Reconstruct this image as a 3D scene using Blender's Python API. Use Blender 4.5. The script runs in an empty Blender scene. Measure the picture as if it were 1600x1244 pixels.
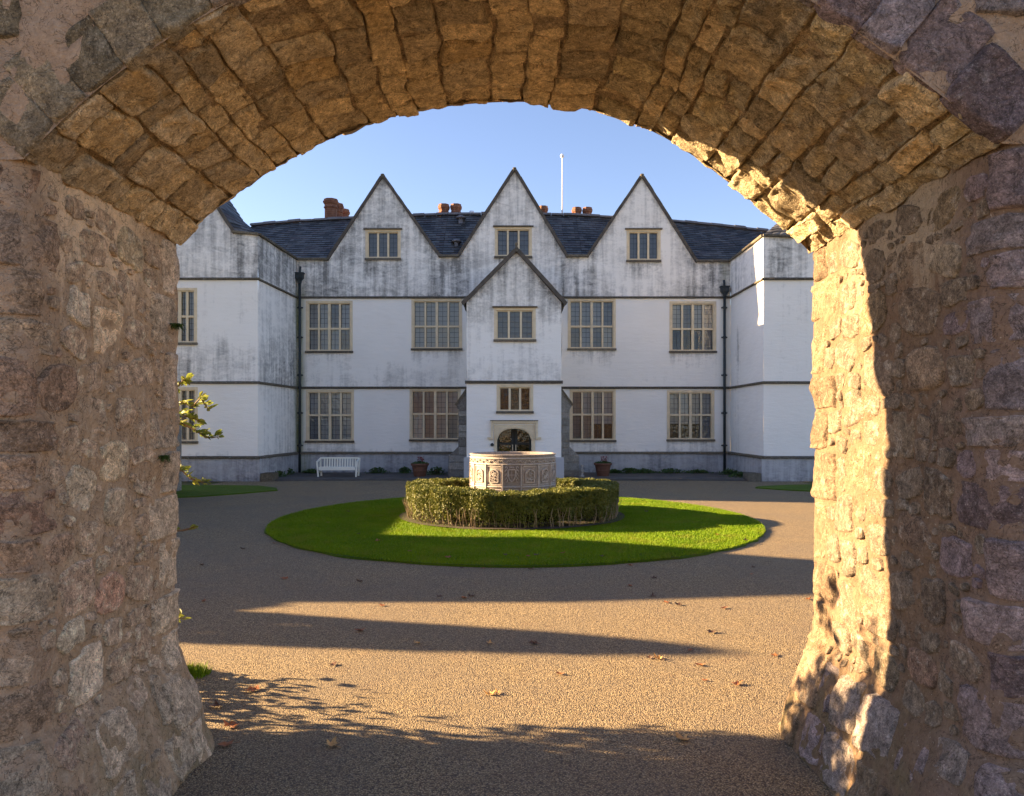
import bpy, bmesh, math, random
import numpy as np
from mathutils import Vector, Matrix
random.seed(7); np.random.seed(7)
S = bpy.context.scene
COL = S.collection
# ------------------------------------------------------------------ camera
CAMH = 1.9; F = 1200.0; HX = 800.0; HY = 660.0
cam = bpy.data.cameras.new('camera'); camo = bpy.data.objects.new('camera', cam); COL.objects.link(camo)
camo.location = (0, 0, CAMH); camo.rotation_euler = (math.radians(90), 0, 0)
cam.sensor_width = 36; cam.lens = 36*F/1600; cam.shift_y = 38/1600; cam.clip_end = 2000; cam.clip_start = .05
S.camera = camo
# ------------------------------------------------------------------ light
ELEV = math.radians(16.6); AZ = math.radians(10.5)
# the light travels towards +x and a little towards the camera
ld = Vector((math.cos(AZ)*math.cos(ELEV), -math.sin(AZ)*math.cos(ELEV), -math.sin(ELEV)))
w = bpy.data.worlds.new('World'); S.world = w; w.use_nodes = True
nt = w.node_tree; nt.nodes.clear()
sky = nt.nodes.new('ShaderNodeTexSky'); sky.sky_type = 'NISHITA'; sky.sun_disc = False
sky.sun_elevation = ELEV; sky.altitude = 50; sky.air_density = 1.0; sky.dust_density = .35; sky.ozone_density = 2.2
sd = -ld
sky.sun_rotation = math.atan2(sd.x, sd.y)
bg = nt.nodes.new('ShaderNodeBackground'); bg.inputs[1].default_value = .0475
out = nt.nodes.new('ShaderNodeOutputWorld')
tint = nt.nodes.new('ShaderNodeMix'); tint.data_type = 'RGBA'; tint.blend_type = 'MULTIPLY'; tint.inputs[0].default_value = 1; tint.inputs[7].default_value = (1.06, .915, .97, 1)
nt.links.new(sky.outputs[0], tint.inputs[6]); nt.links.new(tint.outputs[2], bg.inputs[0]); nt.links.new(bg.outputs[0], out.inputs[0])
sun = bpy.data.lights.new('sun', 'SUN'); suno = bpy.data.objects.new('sun', sun); COL.objects.link(suno)
sun.energy = 5.0; sun.angle = math.radians(.6); sun.color = (1, .70, .385)
suno.rotation_euler = ld.to_track_quat('-Z', 'Y').to_euler()
S.view_settings.view_transform = 'Standard'; S.view_settings.look = 'None'
S.view_settings.exposure = 2.68; S.view_settings.gamma = 1; S.view_settings.use_curve_mapping = False
S.render.engine = 'CYCLES'
S.cycles.max_bounces = 8; S.cycles.diffuse_bounces = 5

# ------------------------------------------------------------------ noise (numpy)
def _h(ix, iy, iz, s):
    n = (ix.astype(np.int64)*374761393 + iy.astype(np.int64)*668265263 + iz.astype(np.int64)*2147483647 + s*1274126177) & 0xffffffff
    n = ((n ^ (n >> 13))*1274126177) & 0xffffffff
    n = ((n ^ (n >> 16))*2654435761) & 0xffffffff
    return ((n ^ (n >> 15)) & 0xffffff)/float(0xffffff)
def vn(p, s=0):
    p = np.asarray(p, float); i = np.floor(p).astype(np.int64); f = p-i; f = f*f*(3-2*f)
    r = 0
    for dx in (0, 1):
        for dy in (0, 1):
            for dz in (0, 1):
                wgt = (f[:, 0] if dx else 1-f[:, 0])*(f[:, 1] if dy else 1-f[:, 1])*(f[:, 2] if dz else 1-f[:, 2])
                r = r+wgt*_h(i[:, 0]+dx, i[:, 1]+dy, i[:, 2]+dz, s)
    return r*2-1
def fbm(p, sc, oc=4, s=0, g=.5):
    r = 0; a = 1; q = np.asarray(p, float)*sc
    for k in range(oc):
        r = r+a*vn(q+17.3*k, s+k); a *= g; q = q*2.03
    return r
# ------------------------------------------------------------------ object helpers
def link(name, me, mat=None, parent=None, loc=None):
    o = bpy.data.objects.new(name, me); COL.objects.link(o)
    if mat is not None and me is not None and len(me.materials) == 0: me.materials.append(mat)
    if loc is not None: o.location = loc
    if parent is not None: o.parent = parent
    return o
def tag(o, label=None, cat=None, group=None, kind=None):
    if label: o['label'] = label
    if cat: o['category'] = cat
    if group: o['group'] = group
    if kind: o['kind'] = kind
    return o
def thing(name, label, cat, loc=(0, 0, 0), rz=0, group=None):
    o = bpy.data.objects.new(name, None); COL.objects.link(o); o.location = loc; o.rotation_euler = (0, 0, rz)
    o.empty_display_size = .1
    return tag(o, label, cat, group)
class MB:
    """collects faces; build() links them as one mesh object"""
    def __init__(s): s.v = []; s.f = []
    def add(s, vs, fs):
        n = len(s.v); s.v += [tuple(map(float, a)) for a in vs]; s.f += [tuple(i+n for i in f) for f in fs]; return s
    def box(s, x0, x1, y0, y1, z0, z1, M=None):
        vs = [Vector(c) for c in ((x0, y0, z0), (x1, y0, z0), (x1, y1, z0), (x0, y1, z0), (x0, y0, z1), (x1, y0, z1), (x1, y1, z1), (x0, y1, z1))]
        if M is not None: vs = [M @ a for a in vs]
        return s.add(vs, [(0, 3, 2, 1), (4, 5, 6, 7), (0, 1, 5, 4), (1, 2, 6, 5), (2, 3, 7, 6), (3, 0, 4, 7)])
    def bar(s, a, b, wd, hg, up=(0, 0, 1)):
        a = Vector(a); b = Vector(b); d = (b-a).normalized(); u = Vector(up); sd_ = d.cross(u)
        if sd_.length < 1e-4: sd_ = d.cross(Vector((1, 0, 0)))
        sd_.normalize(); u2 = sd_.cross(d).normalized()
        c = [a+sd_*x*wd/2+u2*y*hg/2 for x, y in ((-1, -1), (1, -1), (1, 1), (-1, 1))]
        e = [b+sd_*x*wd/2+u2*y*hg/2 for x, y in ((-1, -1), (1, -1), (1, 1), (-1, 1))]
        return s.add(c+e, [(0, 1, 2, 3), (7, 6, 5, 4), (0, 4, 5, 1), (1, 5, 6, 2), (2, 6, 7, 3), (3, 7, 4, 0)])
    def tube(s, pts, rad, n=8, caps=True):
        pts = [Vector(p) for p in pts]
        if not hasattr(rad, '__len__'): rad = [rad]*len(pts)
        vs = []; fs = []
        prev = None
        for i, p in enumerate(pts):
            d = (pts[min(i+1, len(pts)-1)]-pts[max(i-1, 0)]).normalized()
            a = prev if prev is not None else (Vector((1, 0, 0)) if abs(d.x) < .9 else Vector((0, 1, 0)))
            a = (a-d*a.dot(d)).normalized(); prev = a; b = d.cross(a)
            for k in range(n):
                t = 2*math.pi*k/n; vs.append(p+(a*math.cos(t)+b*math.sin(t))*rad[i])
        for i in range(len(pts)-1):
            for k in range(n):
                k2 = (k+1) % n; fs.append((i*n+k, i*n+k2, (i+1)*n+k2, (i+1)*n+k))
        if caps: fs.append(tuple(range(n-1, -1, -1))); fs.append(tuple((len(pts)-1)*n+k for k in range(n)))
        return s.add(vs, fs)
    def lathe(s, prof, n=32, c=(0, 0, 0), ph=0, close=False):
        vs = []; fs = []
        for r, z in prof:
            for k in range(n):
                t = 2*math.pi*k/n+ph; vs.append((c[0]+r*math.cos(t), c[1]+r*math.sin(t), c[2]+z))
        for i in range(len(prof)-1):
            for k in range(n):
                k2 = (k+1) % n; fs.append((i*n+k, i*n+k2, (i+1)*n+k2, (i+1)*n+k))
        if close: fs.append(tuple(range(n-1, -1, -1))); fs.append(tuple((len(prof)-1)*n+k for k in range(n)))
        return s.add(vs, fs)
    def build(s, name, mat, parent=None, smooth=False, bevel=0, loc=None):
        me = bpy.data.meshes.new(name); me.from_pydata(s.v, [], s.f); me.validate(); me.update()
        if smooth: me.polygons.foreach_set('use_smooth', [True]*len(me.polygons))
        if bevel:
            bm = bmesh.new(); bm.from_mesh(me)
            bmesh.ops.bevel(bm, geom=list(bm.edges), offset=bevel, segments=1, affect='EDGES', clamp_overlap=True)
            bm.to_mesh(me); bm.free()
        return link(name, me, mat, parent, loc)
def np_mesh(name, verts, faces, mat, parent=None, smooth=True, attr=None, loc=None):
    """verts (N,3), faces (M,k) arrays"""
    verts = np.asarray(verts, np.float32); faces = np.asarray(faces, np.int32); k = faces.shape[1]
    me = bpy.data.meshes.new(name)
    me.vertices.add(len(verts)); me.vertices.foreach_set('co', verts.ravel())
    me.loops.add(faces.size); me.loops.foreach_set('vertex_index', faces.ravel())
    me.polygons.add(len(faces)); me.polygons.foreach_set('loop_start', np.arange(0, faces.size, k, dtype=np.int32))
    me.polygons.foreach_set('loop_total', np.full(len(faces), k, np.int32))
    me.polygons.foreach_set('use_smooth', np.full(len(faces), smooth))
    if attr:
        for an, av in attr.items():
            a = me.attributes.new(an, 'FLOAT', 'POINT'); a.data.foreach_set('value', np.asarray(av, np.float32))
    me.update(calc_edges=True)
    return link(name, me, mat, parent, loc)
def gridfaces(n, m, flip=False):
    i, j = np.meshgrid(np.arange(n-1), np.arange(m-1), indexing='ij'); a = (i*m+j).ravel()
    f = np.stack([a, a+m, a+m+1, a+1], 1)
    return f[:, ::-1] if flip else f

# ------------------------------------------------------------------ materials
class NT:
    def __init__(s, name):
        s.m = bpy.data.materials.new(name); s.m.use_nodes = True; s.t = s.m.node_tree; s.t.nodes.clear()
        s.out = s.t.nodes.new('ShaderNodeOutputMaterial'); s.b = s.t.nodes.new('ShaderNodeBsdfPrincipled')
        s.t.links.new(s.b.outputs[0], s.out.inputs[0])
        s.geo = s.t.nodes.new('ShaderNodeNewGeometry'); s.oi = None
    def L(s, a, b): s.t.links.new(a, b)
    def val(s, x, inp):
        if isinstance(x, (int, float)): inp.default_value = x
        elif isinstance(x, tuple): inp.default_value = x if len(x) == 4 else (*x, 1) if inp.type == 'RGBA' else x
        else: s.L(x, inp)
    def rnd(s):
        if s.oi is None: s.oi = s.t.nodes.new('ShaderNodeObjectInfo')
        return s.oi.outputs['Random']
    def scl(s, v):
        n = s.t.nodes.new('ShaderNodeVectorMath'); n.operation = 'MULTIPLY'; s.L(s.geo.outputs['Position'], n.inputs[0]); n.inputs[1].default_value = v; return n.outputs[0]
    def noise(s, sc=1, det=4, rough=.55, vec=None, dist=0, w=None):
        n = s.t.nodes.new('ShaderNodeTexNoise'); n.inputs['Scale'].default_value = sc; n.inputs['Detail'].default_value = det
        n.inputs['Roughness'].default_value = rough; n.inputs['Distortion'].default_value = dist
        if w is not None: n.noise_dimensions = '4D'; s.L(w, n.inputs['W'])
        s.L(vec if vec is not None else s.geo.outputs['Position'], n.inputs['Vector']); return n.outputs['Fac']
    def vor(s, sc=1, feat='F1', out='Distance', vec=None):
        n = s.t.nodes.new('ShaderNodeTexVoronoi'); n.feature = feat; n.inputs['Scale'].default_value = sc
        s.L(vec if vec is not None else s.geo.outputs['Position'], n.inputs['Vector']); return n.outputs[out]
    def math(s, op, a, b=0, c=0, clamp=False):
        n = s.t.nodes.new('ShaderNodeMath'); n.operation = op; n.use_clamp = clamp
        for x, i in zip((a, b, c), n.inputs): s.val(x, i)
        return n.outputs[0]
    def rng(s, x, a, b, c=0, d=1):
        n = s.t.nodes.new('ShaderNodeMapRange'); s.L(x, n.inputs[0])
        for i, q in enumerate((a, b, c, d)): n.inputs[i+1].default_value = q
        return n.outputs[0]
    def ramp(s, x, stops, interp='LINEAR'):
        n = s.t.nodes.new('ShaderNodeValToRGB'); n.color_ramp.interpolation = interp; e = n.color_ramp.elements
        while len(e) < len(stops): e.new(.5)
        for i, (p, c) in enumerate(stops): e[i].position = p; e[i].color = (*c, 1)
        s.L(x, n.inputs[0]); return n.outputs[0]
    def mix(s, f, a, b, mode='MIX'):
        n = s.t.nodes.new('ShaderNodeMix'); n.data_type = 'RGBA'; n.blend_type = mode
        s.val(f, n.inputs[0]); s.val(a, n.inputs[6]); s.val(b, n.inputs[7]); return n.outputs[2]
    def grit(s, col, a=.5, sc=1.0):
        f = s.math('MULTIPLY', s.rng(s.noise(24*sc, 7, .78, dist=.4), .36, .64, 1-a, 1+a*.9), s.rng(s.noise(7*sc, 5, .7, dist=1.2), .36, .64, 1-a*.6, 1+a*.5))
        f = s.math('MULTIPLY', f, s.rng(s.noise(130*sc, 3, .7), .35, .65, 1-a*.7, 1+a*.6))
        v = s.t.nodes.new('ShaderNodeVectorMath'); v.operation = 'SCALE'; s.L(col, v.inputs[0]); s.L(f, v.inputs['Scale'])
        # thin dark cracks and pits painted in, since soft light flattens the relief
        c = s.math('ABSOLUTE', s.math('SUBTRACT', s.noise(8*sc, 6, .6, dist=1.5), .5)); painted_pit = s.rng(s.noise(60*sc, 3, .6), .34, .26)
        k = s.math('MAXIMUM', s.rng(c, .012, .002), painted_pit)
        return s.mix(s.math('MULTIPLY', k, .75), v.outputs[0], (.035, .027, .02))
    def attr(s, nm):
        n = s.t.nodes.new('ShaderNodeAttribute'); n.attribute_name = nm; return n.outputs['Fac']
    def xyz(s):
        n = s.t.nodes.new('ShaderNodeSeparateXYZ'); s.L(s.geo.outputs['Position'], n.inputs[0]); return n.outputs
    def bump(s, h, d=.01, st=1, prev=None):
        n = s.t.nodes.new('ShaderNodeBump'); n.inputs['Strength'].default_value = st; n.inputs['Distance'].default_value = d
        s.L(h, n.inputs['Height'])
        if prev is not None: s.L(prev, n.inputs['Normal'])
        return n.outputs[0]
    def fin(s, col, rough=.8, nrm=None, spec=.3, metal=0):
        s.val(col, s.b.inputs['Base Color']); s.val(rough, s.b.inputs['Roughness']); s.b.inputs['Specular IOR Level'].default_value = spec
        s.b.inputs['Metallic'].default_value = metal
        if nrm is not None: s.L(nrm, s.b.inputs['Normal'])
        return s.m
def plain(name, c, rough=.7, metal=0, var=.25, sc=8, spec=.3, bmp=.003):
    n = NT(name); f = n.noise(sc, 5, .6)
    col = n.mix(n.rng(f, .3, .75), tuple(x*(1-var) for x in c), tuple(min(1, x*(1+var)) for x in c))
    return n.fin(col, rough, n.bump(n.noise(sc*6, 3), bmp), spec, metal)

def rockmat(name, cols, dark=(.03, .024, .018), darkamt=.5, pale=(.5, .42, .3), paleamt=.25, bmp=.018, fine=1.0):
    n = NT(name); r = n.rnd(); w_ = n.math('MULTIPLY', r, 40)
    k = len(cols); base = n.ramp(r, [((i+.5)/k, c) for i, c in enumerate(cols)])
    a = n.noise(5, 6, .62, w=w_, dist=.6); b = n.noise(22, 5, .65, w=w_); c = n.noise(90, 4, .6)
    r2 = n.math('FRACT', n.math('MULTIPLY', r, 37.7)); vs_ = n.t.nodes.new('ShaderNodeVectorMath'); vs_.operation = 'SCALE'; n.L(base, vs_.inputs[0]); n.L(n.rng(r2, 0, 1, .68, 1.3), vs_.inputs['Scale']); base = vs_.outputs[0]
    col = n.mix(n.rng(a, .32, .7), n.mix(.25, base, (.14, .085, .04), 'MIX'), base)
    col = n.mix(n.math('MULTIPLY', n.rng(b, .52, .72), .5), col, tuple(min(1, x*1.5) for x in cols[0]))
    col = n.mix(n.math('MULTIPLY', n.rng(n.noise(9, 6, .7, dist=1.2), .56, .66), paleamt), col, pale)
    col = n.mix(n.math('MULTIPLY', n.rng(n.noise(13, 6, .72, dist=.9, w=w_), .38, .28), darkamt), col, dark)
    col = n.mix(n.math('MULTIPLY', n.rng(c, .55, .3), .35), col, dark)
    col = n.mix(n.math('MULTIPLY', n.rng(n.noise(170, 2, .5), .63, .7), .35), col, (.6, .55, .45))
    col = n.grit(col, .38 if 'vault_s' in name else .45 if 'string' not in name and 'sill' not in name and 'buttress' not in name else .25)
    h = n.math('ADD', n.math('MULTIPLY', b, .9), n.math('MULTIPLY', c, .45*fine))
    rid = n.noise(11, 7, .68, vec=n.scl((1, 1, 1.6)), dist=1.8)
    h = n.math('ADD', h, n.math('MULTIPLY', rid, .8))
    return n.fin(col, .88, n.bump(h, bmp), .2)
OCH = [(.62, .47, .27), (.54, .41, .24), (.48, .38, .25), (.66, .52, .33), (.42, .33, .21), (.62, .44, .22)]
M_vault = rockmat('vault_sandstone', OCH, paleamt=.35, pale=(.62, .54, .4), bmp=.018, darkamt=.4)
M_vaultr = rockmat('tufa_stone', [(.60, .48, .28), (.52, .41, .25), (.46, .37, .24), (.60, .45, .25)], darkamt=.8, paleamt=.45, pale=(.6, .52, .38), bmp=.028)
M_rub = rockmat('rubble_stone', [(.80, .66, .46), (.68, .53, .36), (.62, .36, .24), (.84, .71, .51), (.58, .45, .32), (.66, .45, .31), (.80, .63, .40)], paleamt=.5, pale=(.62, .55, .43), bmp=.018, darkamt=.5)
M_rubr = rockmat('sunlit_side_rubble', [(.30, .235, .155), (.25, .18, .12), (.26, .14, .10), (.35, .28, .19), (.21, .16, .12), (.28, .20, .13), (.34, .25, .145)], paleamt=.55, pale=(.5, .45, .36), bmp=.02, darkamt=.5)  # right pier: colours darkened so its sunlit strip does not burn out
M_quor = rockmat('sunlit_side_quoin', [(.24, .17, .105), (.215, .15, .10), (.26, .185, .115)], paleamt=.4, pale=(.42, .37, .28), bmp=.02)  # right quoins, toned down in colour against the direct sun
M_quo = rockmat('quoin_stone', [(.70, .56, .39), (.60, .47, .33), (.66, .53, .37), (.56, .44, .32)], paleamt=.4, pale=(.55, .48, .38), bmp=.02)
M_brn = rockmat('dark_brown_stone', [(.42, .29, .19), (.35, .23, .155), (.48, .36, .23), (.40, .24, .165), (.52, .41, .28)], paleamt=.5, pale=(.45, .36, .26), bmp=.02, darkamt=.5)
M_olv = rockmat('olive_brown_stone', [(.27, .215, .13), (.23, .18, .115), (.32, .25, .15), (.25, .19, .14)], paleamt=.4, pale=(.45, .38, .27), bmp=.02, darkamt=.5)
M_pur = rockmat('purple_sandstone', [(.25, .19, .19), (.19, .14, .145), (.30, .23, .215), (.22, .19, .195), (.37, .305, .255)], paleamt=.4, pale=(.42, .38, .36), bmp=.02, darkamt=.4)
def mortarmat(name, c1, c2, c3, dk=(.22, .155, .12)):
    n = NT(name); x = n.xyz()
    a = n.noise(3.2, 6, .6, dist=.5); b = n.noise(18, 6, .65); c = n.noise(70, 4, .6)
    col = n.mix(n.rng(a, .35, .68), c1, c2)
    col = n.mix(n.math('MULTIPLY', n.rng(b, .5, .7), .5), col, c3)
    col = n.mix(n.math('MULTIPLY', n.rng(n.noise(8, 6, .7, dist=1.), .42, .3), .6), col, (.07, .05, .04))
    # lime leached out under the springing, running down in tongues
    st = n.noise(1, 5, .6, vec=n.scl((9, 9, 1.1)), dist=.3)
    zz = n.rng(x[2], 1.9, 2.95, -.3, .5)
    f = n.rng(n.math('ADD', st, zz), .60, .76)
    yy = n.math('MULTIPLY', n.rng(x[1], 3.05, 3.3), n.rng(x[1], 4.25, 3.85))
    col = n.mix(n.math('MULTIPLY', n.math('MULTIPLY', f, yy), .85), col, (.80, .62, .42) if c1[0] > .3 else (.42, .34, .24))
    # the outside parts of the passage shift to a more purplish tone
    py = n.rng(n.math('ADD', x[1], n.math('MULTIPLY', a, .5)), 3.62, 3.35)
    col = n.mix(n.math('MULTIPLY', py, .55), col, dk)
    col = n.mix(n.math('MULTIPLY', n.rng(n.noise(60, 3, .6), .66, .72), .5), col, (.6, .54, .42))
    gr = n.math('MULTIPLY', n.rng(x[2], .7, .1), n.rng(n.noise(5, 5), .42, .62))
    col = n.mix(n.math('MULTIPLY', gr, .45), col, (.10, .11, .045))
    col = n.grit(col, .16)
    h = n.math('ADD', n.math('MULTIPLY', b, .9), n.math('MULTIPLY', c, .5))
    h = n.math('ADD', h, n.math('MULTIPLY', n.noise(6, 6, .7, dist=1.), 1.2))
    return n.fin(col, .92, n.bump(h, .02), .15)
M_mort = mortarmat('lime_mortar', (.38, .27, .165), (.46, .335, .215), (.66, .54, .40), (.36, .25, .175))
M_mortr = mortarmat('sunlit_side_mortar', (.18, .118, .072), (.225, .15, .095), (.28, .20, .13))  # right pier mortar, darkened to hold tone in the sunlit strip
M_joint = rockmat('vault_joint_mortar', [(.33, .245, .15), (.33, .245, .15)], darkamt=.8, paleamt=.35, bmp=.03)

def wallmat(name, white, streakcol, vert=True):
    n = NT(name); d = n.attr('dirt')
    s1 = n.noise(1, 6, .62, vec=n.scl((5.5, 5.5, .35)), dist=.15)
    s2 = n.noise(1, 6, .7, vec=n.scl((2.2, 2.2, 5)), dist=.8)
    s3 = n.noise(.9, 5, .6)
    s4 = n.noise(14, 5, .7)
    v = n.math('MULTIPLY', n.math('SUBTRACT', s1, .5), 1.9)
    v = n.math('ADD', v, n.math('MULTIPLY', n.math('SUBTRACT', s3, .5), 1.1))
    v = n.math('ADD', v, n.math('MULTIPLY', n.math('SUBTRACT', s2, .5), 1.5))
    v = n.math('ADD', v, n.math('MULTIPLY', n.math('SUBTRACT', s4, .5), .8))
    d = n.math('MINIMUM', d, .8)
    v = n.math('ADD', n.math('MULTIPLY', v, n.math('ADD', n.math('MULTIPLY', d, 1.3), .3)), n.math('MULTIPLY', d, 1.05))
    f = n.rng(v, .27, 1.3)
    col = n.mix(n.rng(n.noise(.6, 4), .35, .65), white, tuple(x*.95 for x in white))
    col = n.mix(n.math('MULTIPLY', f, .9), col, streakcol)
    g = n.attr('moss')
    col = n.mix(n.math('MULTIPLY', g, n.rng(n.math('ADD', s1, n.math('MULTIPLY', s4, .3)), .42, .66)), col, (.16, .19, .05))
    h = n.math('ADD', n.math('MULTIPLY', n.noise(1, 5, .6, vec=n.scl((2.5, 2.5, 9))), .8), n.math('MULTIPLY', n.noise(30, 3), .2))
    return n.fin(col, .85, n.bump(h, .02), .15)
M_wall = wallmat('limewash', (.91, .88, .82), (.15, .15, .145))
M_plin = wallmat('grey_plinth_render', (.46, .46, .47), (.13, .13, .14))
M_string = rockmat('mossy_string_stone', [(.16, .14, .10), (.12, .11, .09)], paleamt=.5, pale=(.4, .38, .32))
M_frame = plain('window_stone', (.72, .60, .41), .8, sc=5, var=.12)
M_sill = rockmat('dark_sill_stone', [(.17, .15, .12), (.13, .12, .10)], paleamt=.4)
M_lead = plain('window_lead', (.06, .065, .075), .5)
M_blind = plain('pale_blind', (.50, .50, .49), .9, var=.06)
M_blindd = plain('net_curtain', (.22, .23, .25), .9, var=.12)
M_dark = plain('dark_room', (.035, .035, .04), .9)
M_iron = plain('cast_iron', (.03, .04, .045), .45)
M_butt = rockmat('buttress_stone', [(.33, .32, .29), (.28, .27, .25)], paleamt=.3, bmp=.01)
n = NT('window_glass'); tr = n.t.nodes.new('ShaderNodeBsdfTransparent'); gl = n.t.nodes.new('ShaderNodeBsdfGlossy'); gl.inputs['Roughness'].default_value = .06
fr = n.t.nodes.new('ShaderNodeFresnel'); fr.inputs[0].default_value = 1.6; mx = n.t.nodes.new('ShaderNodeMixShader'); tr.inputs[0].default_value = (.82, .86, .9, 1)
n.L(n.bump(n.noise(7, 2), .01), gl.inputs['Normal'])
n.L(n.math('ADD', n.math('MULTIPLY', fr.outputs[0], .8), .03), mx.inputs[0]); n.L(tr.outputs[0], mx.inputs[1]); n.L(gl.outputs[0], mx.inputs[2]); n.L(mx.outputs[0], n.out.inputs[0]); M_glass = n.m
n = NT('slate'); x = n.vor(3.1, out='Color'); bw = n.t.nodes.new('ShaderNodeRGBToBW'); n.L(n.attr('tone'), bw.inputs[0])
tn = n.attr('tone'); col = n.ramp(tn, [(0, (.04, .041, .043)), (.35, (.078, .08, .082)), (.7, (.14, .142, .14)), (1, (.095, .078, .078))])
col = n.mix(n.math('MULTIPLY', n.rng(n.noise(1, 5, .65, vec=n.scl((2.4, .8, .8))), .5, .7), .6), col, (.03, .03, .04))
col = n.mix(n.math('MULTIPLY', n.rng(n.noise(5, 6, .7), .6, .72), .35), col, (.27, .27, .25))
M_slate = n.fin(col, .5, n.bump(n.noise(30, 4), .004), .45)
M_ridge = plain('ridge_tile', (.22, .21, .22), .7, sc=5)
M_verge = plain('dark_verge_slate', (.10, .085, .07), .75, sc=5, var=.4)
n = NT('red_brick'); bt = n.t.nodes.new('ShaderNodeTexNoise'); p = n.xyz()
rows = n.math('FRACT', n.math('MULTIPLY', p[2], 12)); mm = n.rng(rows, .12, .04)
col = n.mix(n.rng(n.vor(9, out='Color'), .2, .8), (.18, .075, .045), (.26, .115, .065))
col = n.mix(n.math('MULTIPLY', mm, .5), col, (.45, .36, .28)); M_brick = n.fin(col, .85, n.bump(rows, .006), .2)
M_white = plain('white_paint', (.78, .76, .66), .5, var=.06)
M_polew = plain('white_pole', (.8, .8, .8), .4, var=.05)
M_terra = plain('terracotta', (.14, .065, .042), .8, sc=7)
M_soil = plain('soil', (.06, .045, .03), .95)
def leafmat(name, c1, c2, trans=.25, spec=.3):
    n = NT(name); f = n.vor(37, out='Color'); col = n.mix(n.rng(n.noise(9, 3), .35, .65), c1, c2)
    col = n.mix(n.math('MULTIPLY', n.rng(n.noise(60, 2), .4, .7), .4), col, tuple(x*1.5 for x in c2))
    n.fin(col, .5, None, spec)
    t = n.t.nodes.new('ShaderNodeBsdfTranslucent'); n.L(col, t.inputs[0]); m = n.t.nodes.new('ShaderNodeMixShader'); m.inputs[0].default_value = trans
    n.L(n.b.outputs[0], m.inputs[1]); n.L(t.outputs[0], m.inputs[2]); n.L(m.outputs[0], n.out.inputs[0]); return n.m
M_box = leafmat('box_leaf', (.045, .07, .012), (.17, .17, .028), .18)
M_green = leafmat('green_leaf', (.035, .075, .02), (.07, .12, .03))
M_shrub = leafmat('shrub_leaf', (.11, .17, .03), (.27, .28, .05), .4)
M_red = leafmat('red_flower', (.12, .02, .03), (.22, .04, .05))
M_bark = plain('bark', (.20, .14, .085), .9, sc=12, var=.4)
M_twig = plain('hedge_stem', (.30, .23, .15), .9, sc=12, var=.3)
M_leafA = leafmat('dry_leaf_brown', (.20, .07, .025), (.32, .12, .04), .15)
M_leafB = leafmat('dry_leaf_yellow', (.45, .26, .09), (.6, .36, .13), .2)
M_leafC = leafmat('dry_leaf_dark', (.07, .035, .02), (.12, .06, .03), .1)
n = NT('grass'); a = n.noise(1.2, 5, .6); b = n.noise(40, 3)
col = n.mix(n.rng(a, .35, .65), (.04, .10, .002), (.075, .14, .003)); col = n.mix(n.math('MULTIPLY', n.rng(b, .45, .7), .5), col, (.13, .21, .012))
col = n.mix(n.math('MULTIPLY', n.rng(n.noise(2.2, 6, .7), .5, .66), .5), col, (.13, .13, .02))
M_grass = n.fin(col, .7, n.bump(n.noise(70, 3, .7), .03), .15)
n = NT('grass_blade'); a = n.noise(1.2, 5, .6)
col = n.mix(n.rng(a, .35, .65), (.10, .21, .002), (.17, .28, .004)); col = n.mix(n.rng(n.noise(55, 1), .5, .75), col, (.30, .36, .02))
col = n.mix(n.math('MULTIPLY', n.rng(n.noise(2.2, 6, .7), .5, .66), .6), col, (.24, .24, .03)); n.fin(col, .6, None, .2); t = n.t.nodes.new('ShaderNodeBsdfTranslucent'); n.L(col, t.inputs[0]); m = n.t.nodes.new('ShaderNodeMixShader'); m.inputs[0].default_value = .3
n.L(n.b.outputs[0], m.inputs[1]); n.L(t.outputs[0], m.inputs[2]); n.L(m.outputs[0], n.out.inputs[0]); M_blade = n.m
# gravel drive: bound pea gravel, tan with grey and brown grains
n = NT('bound_gravel')
vd = n.vor(110, 'F1', 'Distance'); vc = n.vor(110, 'F1', 'Color'); sp = n.t.nodes.new('ShaderNodeSeparateColor'); n.L(vc, sp.inputs[0])
col = n.ramp(sp.outputs[0], [(0, (.14, .098, .05)), (.3, (.30, .222, .118)), (.6, (.43, .325, .178)), (.85, (.54, .42, .245)), (1, (.25, .21, .15))])
col = n.mix(n.rng(vd, .35, .75), col, (.09, .066, .045))
col = n.mix(n.math('MULTIPLY', n.rng(n.noise(.7, 6, .65, dist=.6), .4, .65), .42), col, (.16, .13, .10))
col = n.mix(n.math('MULTIPLY', n.rng(n.noise(3, 5, .7), .55, .7), .25), col, (.2, .12, .07))
hh = n.math('ADD', n.math('MULTIPLY', n.math('SUBTRACT', 1, vd), .6), n.math('MULTIPLY', n.noise(25, 3), .5))
M_grav = n.fin(col, .85, n.bump(hh, .016), .25)
n = NT('apron_paving'); col = n.mix(n.rng(n.noise(1.5, 6, .65), .35, .65), (.07, .065, .065), (.12, .11, .10)); M_apron = n.fin(col, .85, n.bump(n.noise(30, 4), .01), .2)
M_earth = plain('rough_ground', (.10, .10, .04), .95, sc=.6, var=.35)
n = NT('lead_basin'); a = n.noise(6, 6, .65, dist=.5); b = n.noise(30, 5)
col = n.mix(n.rng(a, .35, .65), (.25, .21, .175), (.34, .29, .24)); col = n.mix(n.math('MULTIPLY', n.rng(b, .5, .7), .4), col, (.44, .40, .35))
st = n.noise(1, 5, .6, vec=n.scl((14, 14, 1.5))); col = n.mix(n.math('MULTIPLY', n.rng(st, .52, .68), .55), col, (.15, .125, .115))
M_basin = n.fin(col, .65, n.bump(n.math('ADD', n.math('MULTIPLY', a, .6), n.math('MULTIPLY', b, .4)), .01), .35)
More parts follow.
